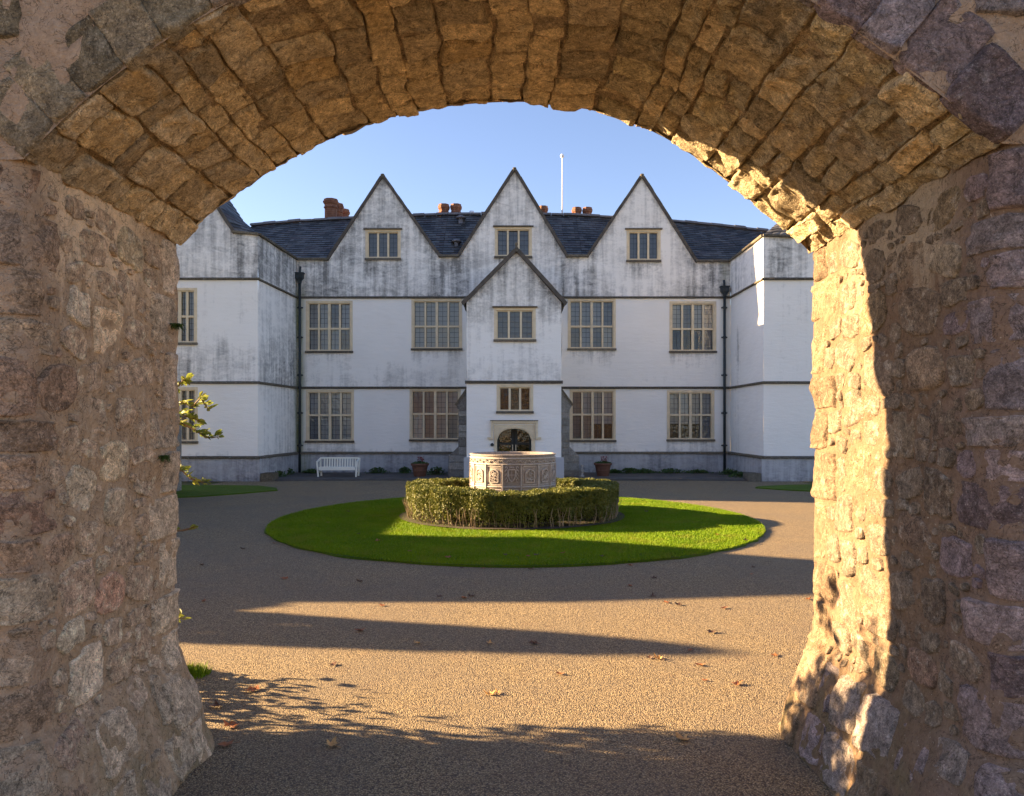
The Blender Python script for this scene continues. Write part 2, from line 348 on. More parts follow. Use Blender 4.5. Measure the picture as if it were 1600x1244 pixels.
M_bead = plain('highlight_lead', (.47, .41, .35), .6, sc=14, var=.25, bmp=.006)  # raised parts lightened over a darker drum so relief reads in flat light
n = NT('water'); M_water = n.fin((.02, .03, .03), .05, n.bump(n.noise(6, 2), .01), .5)

# ------------------------------------------------------------------ ground
def sheet(name, pts, z, mat, kind='structure', thick=0):
    mb = MB(); vs = [(x, y, z) for x, y in pts]; k = len(vs)
    if thick:
        vs2 = [(x, y, z-thick) for x, y in pts]
        mb.add(vs+vs2, [tuple(range(k))]+[(i, i+k, (i+1) % k+k, (i+1) % k) for i in range(k)])
    else: mb.add(vs, [tuple(range(k))])
    o = mb.build(name, mat); tag(o, kind=kind); return o
tag(sheet('ground', [(-700, -700), (700, -700), (700, 700), (-700, 700)], -.03, M_earth))
sheet('gravel_drive', [(-9.2, -14), (9.2, -14), (9.2, 25.0), (-9.2, 25.0)], 0, M_grav)
def ell(cx, cy, rx, ry, n=96): return [(cx+rx*math.cos(2*math.pi*k/n), cy+ry*math.sin(2*math.pi*k/n)) for k in range(n)]
LC = (.06, 15.0); LRX, LRY = 4.6, 4.95
def lawn_mesh(name, inside, bb, z=.035, step=.14):
    pass
lawn = sheet('lawn', [(x+.03*math.sin(x*9+y*7), y+.03*math.sin(y*8)) for x, y in ell(LC[0], LC[1], LRX, LRY, 160)], .03, M_grass, thick=.04)
LL = [(-9.2, 19.0), (-8.0, 19.45), (-7.2, 20.3), (-6.5, 21.3), (-6.75, 22.0), (-7.5, 22.75), (-8.6, 22.9), (-10.6, 22.95), (-10.6, 19.0)]
RL = [(10.6, 20.3), (8.8, 20.6), (7.6, 21.4), (7.0, 22.1), (7.2, 22.5), (8.2, 23.0), (9.4, 23.3), (10.6, 23.4)]
sheet('lawn', LL, .03, M_grass, thick=.04); sheet('lawn', RL, .03, M_grass, thick=.04)
# paved apron along the house with a low dark edging
AP = [(-8.15, 24.75), (-6.5, 24.9), (-4, 25.15), (-1.6, 25.2), (1.7, 25.2), (4, 25.15), (6.5, 24.9), (8.1, 24.75), (8.1, 28.4), (-8.0, 28.4)]
sheet('paved_apron', AP, .05, M_apron, thick=.06)
def blades(name, inside, x0, x1, y0, y1, dens, h=.03):
    A = (x1-x0)*(y1-y0); N = int(A*dens); p = np.random.rand(N, 2)*[x1-x0, y1-y0]+[x0, y0]
    p = p[inside(p[:, 0], p[:, 1])]; N = len(p)
    a = np.random.rand(N)*6.283; hh = h*(.5+np.random.rand(N)); wd = .004+.004*np.random.rand(N)
    v = np.zeros((N, 3, 3)); v[:, 0, 0] = p[:, 0]-np.cos(a)*wd; v[:, 0, 1] = p[:, 1]-np.sin(a)*wd; v[:, 1, 0] = p[:, 0]+np.cos(a)*wd; v[:, 1, 1] = p[:, 1]+np.sin(a)*wd
    b = np.random.rand(N)*6.283; v[:, 2, 0] = p[:, 0]+np.cos(b)*hh*.5; v[:, 2, 1] = p[:, 1]+np.sin(b)*hh*.5; v[:, :2, 2] = .028; v[:, 2, 2] = .03+hh*.8
    o = np_mesh(name, v.reshape(-1, 3), np.arange(N*3).reshape(-1, 3), M_blade, smooth=False)
    return tag(o, kind='stuff')
def in_l(x, y):
    d = ((x-LC[0])/LRX)**2+((y-LC[1])/LRY)**2
    return (d < 1.0) & ((x**2+(y-15.4)**2) > 1.9**2)
tag(blades('lawn_grass', in_l, -4.7, 4.8, 9.9, 20.1, 5500, .036), 'short mown grass of the round lawn', 'grass')
# ------------------------------------------------------------------ gateway
PX = [(278, 380), (325, 335), (375, 297), (430, 262), (500, 223), (600, 184), (700, 165), (775, 159), (850, 159), (950, 176), (1040, 213), (1110, 262), (1200, 335), (1270, 395)]
XL, XR = -1.935, 1.835
def Yf(X): return 4.45+(np.asarray(X)-XL)/(XR-XL)*.25
def Yn(X): return 3.04-(np.asarray(X)-XL)/(XR-XL)*.17
prof = []
for px, py in PX:
    X = 0
    for _ in range(6): X = (px-HX)/F*float(Yf(X))
    prof.append((X, CAMH+(HY-py)/F*float(Yf(X))))
prof[0] = (XL, 2.94); prof[-1] = (XR, 2.94)
prof = np.array(prof); seg = np.hypot(*np.diff(prof, axis=0).T); sl = np.r_[0, np.cumsum(seg)]
ss = np.linspace(0, sl[-1], 200); pp = np.c_[np.interp(ss, sl, prof[:, 0]), np.interp(ss, sl, prof[:, 1])]
for _ in range(60): pp[1:-1] = (pp[:-2]+2*pp[1:-1]+pp[2:])/4
seg = np.hypot(*np.diff(pp, axis=0).T); SL = np.r_[0, np.cumsum(seg)]; ARC = SL[-1]
tg = np.gradient(pp, axis=0); tg /= np.linalg.norm(tg, axis=1)[:, None]
def P_(s): return np.interp(s, SL, pp[:, 0]), np.interp(s, SL, pp[:, 1])
def N_(s):   # pointing down into the passage
    tx = np.interp(s, SL, tg[:, 0]); tz = np.interp(s, SL, tg[:, 1]); l = np.hypot(tx, tz); return tz/l, -tx/l
def vault(s, t, h):   # t in metres from the court side towards the camera
    e_ = np.sin(np.pi*np.clip(s/ARC, 0, 1)); s = s+e_*(.016*np.sin(5.1*t+s*1.7)+.009*np.sin(11.3*t-s*4.1+1)+.005*np.sin(23*t+s*9)); t = t+(.02*np.sin(s*7.3)+.012*np.sin(s*17+t*2))*np.clip(t*5, 0, 1)*np.clip((1.6-t)*5, 0, 1)
    x, z = P_(s); nx, nz = N_(s); yf = Yf(x); yn = Yn(x)
    dep = yf-yn; y = yf-t*dep/1.6
    return np.stack([x+nx*h, y, z+nz*h], -1)
# pier plan paths
def mkpath(pts, r):
    """polyline with rounded corners, sampled"""
    out_ = []
    pts = [np.array(p, float) for p in pts]
    out_.append(pts[0])
    for i in range(1, len(pts)-1):
        a = pts[i-1]-pts[i]; b = pts[i+1]-pts[i]; a /= np.linalg.norm(a); b /= np.linalg.norm(b); rr = r[i-1]
        p0 = pts[i]+a*rr; p1 = pts[i]+b*rr
        for t in np.linspace(0, 1, 7): out_.append((1-t)**2*p0+2*t*(1-t)*pts[i]+t*t*p1)
    out_.append(pts[-1]); o = np.array(out_); L = np.r_[0, np.cumsum(np.hypot(*np.diff(o, axis=0).T))]
    return o, L
ZS = 2.94
def batter(z, amt=.2, top=.62):
    q = np.clip(1-z/top, 0, 1); return amt*(q**.8)
class Pier:
    def __init__(s, side):
        s.side = side
        if side < 0: pts = [(-8.5, 3.04), (XL, 3.04), (XL, 4.45), (-8.5, 4.45)]
        else: pts = [(9, 2.87), (XR, 2.87), (XR, 4.70), (9, 4.70)]
        s.p, s.L = mkpath(pts, (.10, .035)); s.len = s.L[-1]
        d = np.gradient(s.p, s.L, axis=0); d /= np.linalg.norm(d, axis=1)[:, None]
        s.n = np.c_[d[:, 1], -d[:, 0]] if side < 0 else np.c_[-d[:, 1], d[:, 0]]
        s.u0 = s.L[1]-.0 ; s.u1 = s.L[-2]
    def __call__(s, u, v, h):
        x = np.interp(u, s.L, s.p[:, 0]); y = np.interp(u, s.L, s.p[:, 1]); nx = np.interp(u, s.L, s.n[:, 0]); ny = np.interp(u, s.L, s.n[:, 1])
        l = np.hypot(nx, ny); nx, ny = nx/l, ny/l
        b3 = np.stack([x, y, v+0*x], -1).reshape(-1, 3); lo = (fbm(b3, 2.2, 3, 5+s.side)*.012+fbm(b3, 6.5, 3, 8+s.side)*.009).reshape(np.shape(x)); o = h+batter(v)+lo*np.clip((ZS-v)/.06, 0, 1)
        return np.stack([x+nx*o, y+ny*o, v+0*x], -1)
gate = thing('stone_gateway', 'thick rubble stone gateway with segmental arch framing the view, sunlit on its right jamb', 'gateway', (0, 3.7, 0))
allstones = []
def stone(surf, u, v, wd, hg, H, mat, rot=0, pn=4.0, n=9, drop=.03, rough=.012, parent=None, shear=0):
    sd_ = random.randint(0, 9999)
    g = np.linspace(-1, 1, n); g = np.sign(g)*np.abs(g)**.5; a, b = np.meshgrid(g, g, indexing='ij'); a = a.ravel(); b = b.ravel()
    # between square and disc
    k = 1/pn*2.0; k = min(1, k)
    da = a*np.sqrt(1-b*b/2); db = b*np.sqrt(1-a*a/2)
    qa = a*(1-k)+da*k; qb = b*(1-k)+db*k
    rr = np.maximum(abs(a), abs(b))
    q3 = np.c_[qa*1.3, qb*1.3, np.full_like(qa, sd_*.37)]
    jm = .13 if pn < 8 else .07; ja = fbm(q3, 1.5, 4, sd_)*jm; jb = fbm(q3+50, 1.5, 4, sd_+9)*jm
    x = (qa+ja*rr)*wd/2; y = (qb+jb*rr)*hg/2+shear*qa*hg
    c, s_ = math.cos(rot), math.sin(rot)
    U = u+x*c-y*s_; V = v+x*s_+y*c
    edge = 1-rr**(5 if pn < 6 else 11)
    tilt = (random.uniform(-1, 1)*qa+random.uniform(-1, 1)*qb)*H*.35
    q4 = np.c_[U*1.0, V*1.0, np.full_like(U, sd_*.61)]
    fac = fbm(q4, 11, 4, sd_, .6)*rough
    # chipped facets
    f2 = np.abs(fbm(q4, 6, 3, sd_+3))*rough*1.2
    hh = np.where(rr > .999, -drop, (H+tilt)*np.clip(edge*1.7, 0, 1)**.7+(fac-f2)*np.clip(edge*2, 0, 1))
    P = surf(U, V, hh)
    ctr = P.mean(0)
    allstones.append([P, ctr, mat, parent, n, None])
def edge_size(P):
    y = np.maximum(P[:, 1], .5); sx = HX+P[:, 0]/y*F; sy = HY-(P[:, 2]-CAMH)/y*F
    w_ = max(0, min(1600, sx.max())-max(0, sx.min())); h_ = max(0, min(1244, sy.max())-max(0, sy.min())); return w_*h_
# --- vault
nS, nT = 380, 130
s_ = np.linspace(-.02, ARC+.02, nS); t_ = np.linspace(0.0, 1.6, nT); A, B = np.meshgrid(s_, t_, indexing='ij'); A = A.ravel(); B = B.ravel()
q = np.c_[A, B, 0*A]; hq = -.017+fbm(q, 6, 5, 3)*.009
V = vault(np.clip(A, 0, ARC), B, hq)
vlt = np_mesh('vault', V, gridfaces(nS, nT, True), M_joint, gate, loc=(0, -3.7, 0))
PIERS = []
s0 = .0
while s0 < ARC-.02:
    hgt = random.choice((.11, .14, .165, .19, .21, .235, .26))
    if s0+hgt > ARC-.1: hgt = ARC-s0
    frac = (s0+hgt/2)/ARC
    rubble = frac > .60
    t = -.02+random.uniform(0, .02); first = True
    while t < 1.58:
        L_ = random.uniform(.15, .25) if first else random.uniform(.12, .34)
        if rubble and not first: L_ *= .8
        first = False
        if t+L_ > 1.5: L_ = 1.595-t
        if rubble and L_ > .16 and hgt > .2 and random.random() < .35 and t > .1:
            for kk in (0, 1):
                stone(vault, s0+hgt*(.26+.5*kk), t+L_/2, hgt*.46, L_*.92, random.uniform(.004, .03), M_vaultr, random.uniform(-.15, .15), 5, n=11, parent=vlt, rough=.016)
        else:
            # size given as (s, t)
            stone(vault, s0+hgt/2+random.uniform(-.006, .006), t+L_/2, hgt*random.uniform(.94, .99), L_*random.uniform(.90, .955), random.uniform(.0, .026) if random.random() > .08 else -.008,
                  M_vaultr if rubble and random.random() < .7 else M_vault, random.uniform(-.05, .05)*(2 if rubble else 1), 16 if not rubble else 9, n=20, parent=vlt, rough=.014 if not rubble else .017, shear=random.uniform(-.05, .05))
        t += L_
    s0 += hgt
# --- piers
def rubble(surf, u0, u1, v0, v1, count, smin, smax, parent, matf, H=(.0, .014), tries=9000, taken=None):
    placed = taken if taken is not None else []
    c = 0; u1_ = u1
    for k in range(tries):
        r = smax*(1-k/tries)**1.5+smin; r *= random.uniform(.8, 1.15)
        asp = random.uniform(1.05, 1.8); wd = r*math.sqrt(asp); hg = r/math.sqrt(asp)
        u = random.uniform(u0+wd*.4, u1-wd*.4); v = random.uniform(v0+hg*.4, v1-hg*.4)
        if parent.name == 'pier' and v > 2.25 and uN+.1 < u < uF-.4 and random.random() < .85: continue
        if any(abs(u-a)*2 < (wd+c_)*.96 and abs(v-b)*2 < (hg+d)*.98 for a, b, c_, d in placed): continue
        placed.append((u, v, wd, hg)); c += 1
        stone(surf, u, v, wd, hg, random.uniform(*H), matf(u, v), random.uniform(-.35, .35), random.choice((2, 2.5, 3, 4)), n=13, parent=parent, rough=.007, drop=.02)
        if c >= count: break
    return placed
for side in (-1, 1):
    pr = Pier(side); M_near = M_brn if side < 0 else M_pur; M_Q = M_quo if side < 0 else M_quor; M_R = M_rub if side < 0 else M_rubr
    # passage strip in u
    un = pr.L[np.argmin(abs(pr.L-(pr.L[4])))]; uN = pr.L[4]; uF = pr.L[-5]
    us = np.r_[np.linspace(0, uN-1.0, 14)[:-1], np.linspace(uN-1.0, uF+.35, 230), np.linspace(uF+.35, pr.len, 24)[1:]]
    vs_ = np.linspace(-.05, ZS+.025, 200); A, B = np.meshgrid(us, vs_, indexing='ij'); A = A.ravel(); B = B.ravel()
    base = pr(A, B, 0*A); hq = fbm(base, 14, 4, 8+side, .55)*.006
    hq *= np.clip((ZS-B)/.05, 0, 1)*.9+.1
    V = pr(A, B, hq)
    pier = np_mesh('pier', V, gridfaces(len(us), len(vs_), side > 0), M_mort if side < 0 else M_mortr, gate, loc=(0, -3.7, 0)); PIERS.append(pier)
    taken = []; rubble.__globals__.update(uN=uN, uF=uF)
    # quoins at the court-side corner, wrapping round it
    z = -.02; k = 0
    while z < ZS-.03:
        hq_ = random.uniform(.2, .36)
        if z+hq_ > ZS-.12: hq_ = ZS-z+.0
        lq = (.22, .36)[k % 2]*random.uniform(.9, 1.1)
        w_ = lq+.14
        uc = uF+.14-w_/2
        stone(pr, uc, z+hq_/2, w_*.98, hq_*.96, random.uniform(.010, .024), M_Q, random.uniform(-.02, .02), 12, n=18, parent=pier, rough=.013, drop=.02)
        taken.append((uc, z+hq_/2, w_, hq_)); 
        # next block on the court face
        stone(pr, uF+.14+.2, z+hq_/2, .38, hq_*.95, random.uniform(.005, .016), M_Q, 0, 10, n=7, parent=pier)
        z += hq_; k += 1
    # purple quoins at the near corner
    z = -.02; k = 0
    while z < ZS-.03:
        hq_ = random.uniform(.13, .26)
        if z+hq_ > ZS-.12: hq_ = ZS-z
        lq = (.08, .22)[k % 2]*random.uniform(.8, 1.3)
        w_ = lq+.26; uc = uN-.26+w_/2
        stone(pr, uc, z+hq_/2, w_*.97, hq_*.955, random.uniform(.010, .022), M_near, random.uniform(-.03, .03), 9, n=15, parent=pier, rough=.015, drop=.02)
        taken.append((uc, z+hq_/2, w_, hq_)); z += hq_; k += 1
    # large plinth blocks low down in the batter
    z = 0
    for rowh in (.27, .3):
        u = uN+.36
        while u < uF-.36:
            wq = random.uniform(.2, .36)
            if random.random() < .8:
                stone(pr, u+wq/2, z+rowh/2, wq*.93, rowh*.92, random.uniform(.004, .022), M_Q if side < 0 or random.random() < .4 else M_near, random.uniform(-.1, .1), 6, n=13, parent=pier, rough=.015)
                taken.append((u+wq/2, z+rowh/2, wq, rowh))
            u += wq
        z += rowh
    if side < 0:   # the row of squarish blocks at eye height
        for uu, zz, ww, hh in ((.50, 1.93, .19, .17), (.77, 1.94, .17, .17), (.98, 1.92, .19, .21), (.62, 2.33, .26, .24)):
            stone(pr, uN+uu, zz, ww, hh, .014, M_rub, 0, 8, n=14, parent=pier, rough=.012); taken.append((uN+uu, zz, ww*1.2, hh*1.2))
    mf = lambda u, v: (M_near if (u-uN) < .0+.4*random.random() and random.random() < .7 else M_R)
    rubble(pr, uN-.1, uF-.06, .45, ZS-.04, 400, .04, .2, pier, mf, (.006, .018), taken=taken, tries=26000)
    rubble(pr, uN-1.0, uN-.2, 0, ZS, 40, .12, .2, pier, lambda u, v: M_near, (.004, .018), tries=700)
    rubble(pr, uF+.55, uF+3, 0, ZS, 60, .14, .2, pier, lambda u, v: M_rub, (.004, .015), tries=700)
# --- wall faces above the springing, with voussoir rings
TOPZ = 5.3
def facesheet(near):
    xs = np.r_[np.linspace(-8.5, XL-.3, 20)[:-1], np.linspace(XL-.3, XR+.3, 160), np.linspace(XR+.3, 9, 20)[1:]]
    k = np.linspace(0, 1, 60); A, B = np.meshgrid(xs, k, indexing='ij'); A = A.ravel(); B = B.ravel()
    bot = np.where((A > XL) & (A < XR), np.interp(A, pp[:, 0], pp[:, 1]), ZS); Z = bot+(TOPZ-bot)*B
    Y = Yn(A) if near else Yf(A); Y = np.where(A < XL, 3.04 if near else 4.45, np.where(A > XR, 2.87 if near else 4.70, Y))
    q = np.c_[A, Y, Z]; h = fbm(q, 7, 4, 31)*.012*np.clip(B*30, 0, 1); Y = Y+(-h if near else h)
    return np_mesh('wall_face', np.c_[A, Y, Z], gridfaces(len(xs), 60, not near), M_mort, gate, loc=(0, -3.7, 0))
def facefn(near):
    def f(s, r, h):
        x, z = P_(s); nx, nz = N_(s); X = x-nx*r; Z = z-nz*r
        ex = np.where(s < 0, s, np.where(s > ARC, s-ARC, 0)); 
        Y = (Yn(X)-h) if near else (Yf(X)+h)
        return np.stack([X, Y, Z], -1)
    return f
for near in (True, False):
    fs = facesheet(near); ff = facefn(near); s0 = 0
    while s0 < ARC:
        w_ = random.uniform(.15, .24)
        if s0+w_ > ARC-.1: w_ = ARC-s0
        rl = random.uniform(.26, .36)
        stone(ff, s0+w_/2, rl/2-.005, w_*1.1, rl*1.03, random.uniform(.01, .035), (M_olv if s0 < ARC*.5 else M_pur) if near else M_vault, 0, 10, n=12, parent=fs, rough=.014)
        s0 += w_
    def flat(u, v, h, near=near):
        Y = (np.interp(u, [XL, XR], [3.04, 2.87])-h) if near else (np.interp(u, [XL, XR], [4.45, 4.70])+h)
        return np.stack([u, Y, v], -1)
    cells = []; zc_ = 2.98
    while zc_ < 5.2:
        hh_ = random.uniform(.17, .27); xc_ = -3.3+random.random()*.2
        while xc_ < 3.3:
            ww_ = random.uniform(.2, .46); cells.append((xc_+ww_/2, zc_+hh_/2, ww_, hh_)); xc_ += ww_
        zc_ += hh_
    for x, z, r, r2 in cells:
        b = np.interp(x, pp[:, 0], pp[:, 1]) if XL < x < XR else 2.5
        cxx = abs(x-(-.05)); 
        d = np.min(np.hypot(pp[:, 0]-x, pp[:, 1]-z))
        if z < b or d < .33+.3*r: continue
        stone(flat, x, z, r*.96, r2*.94, random.uniform(.006, .02), (M_olv if x < 0 else M_pur) if near else M_rub, random.uniform(-.03, .03), 9, n=11, parent=fs)
# coping on top and dark core so that no light leaks down
MB().box(-8.5, 9, 2.84, 4.76, TOPZ, TOPZ+.14).build('coping', M_quo, gate, loc=(0, -3.7, 0))
MB().box(-8.6, -8.5, 3.05, 4.44, -.1, TOPZ).box(9, 9.1, 2.9, 4.68, -.1, TOPZ).build('end_wall', M_mort, gate, loc=(0, -3.7, 0))
# turn stones into objects: the 290 that show largest are individual, the others joined
meas = sorted(range(len(allstones)), key=lambda i: -edge_size(allstones[i][0]))
indiv = set(meas[:290]); rest = {}
GF = {}
for i, (P, ctr, mat, par, n_, _) in enumerate(allstones):
    if n_ not in GF: GF[n_] = gridfaces(n_, n_)
    f = GF[n_]
    # orient outward: compare with direction to the camera-side passage axis
    a = P[f[:, 0]]; nn = np.cross(P[f[:, 1]]-a, P[f[:, 3]]-a).sum(0)
    c2 = P.reshape(n_, n_, 3)[n_//2, n_//2]; e2 = P.reshape(n_, n_, 3)[0, 0]
    if np.dot(nn, c2-(P.reshape(n_, n_, 3)[[0, 0, -1, -1], [0, -1, 0, -1]].mean(0))) < 0: f = f[:, ::-1]
    if i in indiv: np_mesh('stone', P-ctr, f, mat, par, loc=tuple(ctr))
    else: rest.setdefault((par.name, mat.name), []).append((P, f, par, mat))
for key, lst in rest.items():
    V = []; Fc = []; k = 0
    for P, f, par, mat in lst: V.append(P); Fc.append(f+k); k += len(P)
    o = np_mesh('small_stones', np.concatenate(V), np.concatenate(Fc), lst[0][3], lst[0][2]); tag(o, kind='stuff')

# ------------------------------------------------------------------ manor house
YM, YW, YP = 28.5, 24.8, 25.3
def X_(px, Y): return (px-HX)/F*Y
def Z_(py, Y): return CAMH+(HY-py)/F*Y
house = thing('manor_house', 'white limewashed gabled manor house with mullioned windows and dark slate roof across the courtyard', 'house', (0, YM, 0))
HL = (0, -YM, 0)
Z_UP, Z_MID, Z_PL, Z_EAVE = 6.53, 3.18, .78, 7.93
def ss_(x, a, b):
    t = np.clip((x-a)/(b-a), 0, 1); return t*t*(3-2*t)
def hwall(A, B, top, z0, holes, dirt, mat=None, moss=None, name='wall', step=.09, inset=0):
    """wall sheet from A to B (plan), z0 up to the polyline top [(u,z)..]; holes [(u0,u1,z0,z1)]; it faces the right of A->B"""
    mat = mat or M_wall
    A = np.array(A, float); B = np.array(B, float); L = np.linalg.norm(B-A); d = (B-A)/L; nrm = np.array([d[1], -d[0]])
    tu = [p[0] for p in top]; tz = [p[1] for p in top]; zmax = max(tz)
    ub = sorted(set([0, L]+[round(u, 5) for h in holes for u in h[:2]]+[round(u, 5) for u in tu if 0 < u < L]))
    zb = sorted(set([z0, zmax]+[round(z, 5) for h in holes for z in h[2:]]))
    def subdiv(b): 
        o = []
        for a, c in zip(b[:-1], b[1:]):
            k = max(1, int(math.ceil((c-a)/step))); o += list(np.linspace(a, c, k+1)[:-1])
        return np.array(o+[b[-1]])
    U = subdiv(ub); Zs = subdiv(zb); T = np.interp(U, tu, tz)
    GU, GZ = np.meshgrid(U, Zs, indexing='ij'); GZ = np.minimum(GZ, T[:, None])
    q = np.c_[GU.ravel(), 0*GU.ravel()+A[0], GZ.ravel()]
    off = fbm(q, 1.1, 3, int(abs(A[0]*10))+3)*.012
    P = np.c_[A[0]+d[0]*GU.ravel()+nrm[0]*(off+inset), A[1]+d[1]*GU.ravel()+nrm[1]*(off+inset), GZ.ravel()]
    f = gridfaces(len(U), len(Zs)); 
    cu = (GU[:-1, :-1]+GU[1:, 1:]).ravel()/2; cz = (Zs[:-1]+Zs[1:])/2; cz = np.tile(cz, len(U)-1)
    area = (GZ[:-1, 1:]-GZ[:-1, :-1]).ravel()+(GZ[1:, 1:]-GZ[1:, :-1]).ravel()
    keep = area > 1e-5
    for a, b, c, e in holes: keep &= ~((cu > a) & (cu < b) & (cz > c) & (cz < e))
    D = dirt(GU.ravel(), GZ.ravel()); Mo = moss(GU.ravel(), GZ.ravel()) if moss else 0*D
    o = np_mesh(name, P, f[keep], mat, house, smooth=True, attr={'dirt': D, 'moss': Mo}, loc=HL)
    return o, (A, d, nrm)
def fr_pt(fr, u, n_, z): A, d, nm = fr; return (A[0]+d[0]*u+nm[0]*n_, A[1]+d[1]*u+nm[1]*n_, z)
def frbox(mb, fr, u0, u1, n0, n1, z0, z1):
    vs = [fr_pt(fr, u, n_, z) for z in (z0, z1) for u, n_ in ((u0, n0), (u1, n0), (u1, n1), (u0, n1))]
    return mb.add(vs, [(0, 3, 2, 1), (4, 5, 6, 7), (0, 1, 5, 4), (1, 2, 6, 5), (2, 3, 7, 6), (3, 0, 4, 7)])
def window(fr, u0, u1, z0, z1, nl, rows, tr=.5, blinds=None, hood=False, dark=None):
    """stone mullioned window; n>0 is outwards"""
    b = .085; pn = .018
    mb = MB(); frbox(mb, fr, u0, u0+b, -.16, pn, z0, z1); frbox(mb, fr, u1-b, u1, -.16, pn, z0, z1); frbox(mb, fr, u0+b, u1-b, -.16, pn, z1-b, z1); frbox(mb, fr, u0+b, u1-b, -.16, pn, z0, z0+b*.7)
    # inner step of the moulding
    c = .035
    frbox(mb, fr, u0+b, u0+b+c, -.15, -.03, z0+b*.7, z1-b); frbox(mb, fr, u1-b-c, u1-b, -.15, -.03, z0+b*.7, z1-b); frbox(mb, fr, u0+b+c, u1-b-c, -.15, -.03, z1-b-c, z1-b)
    win = mb.build('window', M_frame, house, loc=HL)
    a0, a1, y0, y1 = u0+b+c, u1-b-c, z0+b*.7, z1-b-c
    mw = .07; lw = (a1-a0-(nl-1)*mw)/nl
    for k in range(1, nl):
        x = a0+k*lw+(k-1)*mw; e = .012 if nl == 4 and k == 2 else 0
        m_ = MB(); frbox(m_, fr, x-e, x+mw+e, -.14, -.012+e, y0, y1); m_.build('mullion', M_frame, win)
    th = .07; zs = [(y0, y1)]
    if rows == 2:
        zt = y1-(y1-y0)*tr; m_ = MB()
        for k in range(nl):
            x = a0+k*(lw+mw); frbox(m_, fr, x, x+lw, -.13, -.02, zt-th/2, zt+th/2)
        m_.build('transom', M_frame, win); zs = [(y0, zt-th/2), (zt+th/2, y1)]
    ld_ = MB()
    for k in range(nl):
        x = a0+k*(lw+mw)
        for j, (za, zb) in enumerate(zs):
            g = MB(); w1, w2, w3, w4 = [random.uniform(-.010, .010) for _ in range(4)]
            g.add([fr_pt(fr, x, -.09+w1, za), fr_pt(fr, x+lw, -.09+w2, za), fr_pt(fr, x+lw, -.09+w3, zb), fr_pt(fr, x, -.09+w1-w2+w3, zb)], [(0, 1, 2, 3)])
            g.build('pane', M_glass, win)
            if blinds and random.random() < .22:
                q5 = MB(); q5.add([fr_pt(fr, x, -.185, za), fr_pt(fr, x+lw, -.185, za), fr_pt(fr, x+lw, -.185, zb), fr_pt(fr, x, -.185, zb)], [(0, 1, 2, 3)]); q5.build('curtain', M_blindd, win)
            # leading: two upright columns and cross bars
            frbox(ld_, fr, x+lw/2-.006, x+lw/2+.006, -.088, -.076, za, zb)
            nr = max(3, int(round((zb-za)/.19)))
            for r in range(1, nr):
                z = za+(zb-za)*r/nr; frbox(ld_, fr, x, x+lw, -.088, -.077, z-.005, z+.005)
            frbox(ld_, fr, x, x+.012, -.088, -.075, za, zb); frbox(ld_, fr, x+lw-.012, x+lw, -.088, -.075, za, zb)
    ld_.build('leading', M_lead, win)
    s = MB(); frbox(s, fr, u0-.02, u1+.02, .0, .075, z0-.065, z0+.01); s.build('sill', M_sill, win)
    if blinds:
        f0, mt = blinds
        m_ = MB(); m_.add([fr_pt(fr, a0, -.19, y1-(y1-y0)*f0), fr_pt(fr, a1, -.19, y1-(y1-y0)*f0), fr_pt(fr, a1, -.19, y1), fr_pt(fr, a0, -.19, y1)], [(0, 1, 2, 3)]); m_.build('blind', mt, win)
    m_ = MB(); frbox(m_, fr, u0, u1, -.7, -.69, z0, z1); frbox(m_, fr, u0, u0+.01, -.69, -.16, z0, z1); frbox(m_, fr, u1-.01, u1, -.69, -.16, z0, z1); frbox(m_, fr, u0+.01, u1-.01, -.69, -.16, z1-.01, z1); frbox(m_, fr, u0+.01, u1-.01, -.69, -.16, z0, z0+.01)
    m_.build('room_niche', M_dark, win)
    if hood:
        m_ = MB(); frbox(m_, fr, u0-.06, u1+.06, 0, .09, z1+.0, z1+.045); m_.build('hood', M_sill, win)
    return win
def string(fr, u0, u1, z, d=.075, h=.06, name='string_course'):
    # weathered strip: uneven sloped top moulding
    n_ = max(2, int((u1-u0)/.08)); us = np.linspace(u0, u1, n_); mb = MB(); vs = []
    for i, u in enumerate(us):
        j = random.uniform(-.006, .006); k = random.uniform(-.008, .008)
        for nn, zz in ((0, z+h/2+.02), (d+j, z+h/2-.02+k), (d+j, z-h/2+k), (0, z-h/2-.01)): vs.append(fr_pt(fr, u, nn, zz))
    fs = []
    for i in range(n_-1):
        for k in range(3): a = i*4+k; fs.append((a, a+1, a+5, a+4))
    fs += [(3, 2, 1, 0), tuple(len(vs)-4+k for k in range(4))]
    mb.add(vs, fs); return mb.build(name, M_string, house, loc=HL)
# --- main front: u = X - XA
XA, XB = -7.98, 8.10
def um(px): return X_(px, YM)-XA
def zm(py): return Z_(py, YM)
top = [(0, Z_EAVE), (um(514), Z_EAVE), (um(598), zm(278)), (um(685), Z_EAVE+.12), (um(718), Z_EAVE+.12), (um(804), zm(268)), (um(884), Z_EAVE+.12), (um(920), Z_EAVE+.12), (um(1003), zm(278)), (um(1086), Z_EAVE-.07), (XB-XA, Z_EAVE-.07)]
UPW = [(478, 551, 470, 549), (643, 722, 467, 545), (887, 962, 467, 545), (1046, 1119, 471, 549)]
GRW = [(478, 553, 609, 689), (640, 720, 607, 687), (890, 962, 608, 688), (1042, 1116, 610, 687)]
GAW = [(571, 626, 359, 404), (773, 831, 355, 401), (979, 1032, 359, 407)]
holes = [(um(a), um(b), zm(d), zm(c)) for a, b, c, d in UPW+GRW+GAW]
tu = [p[0] for p in top]; tz = [p[1] for p in top]
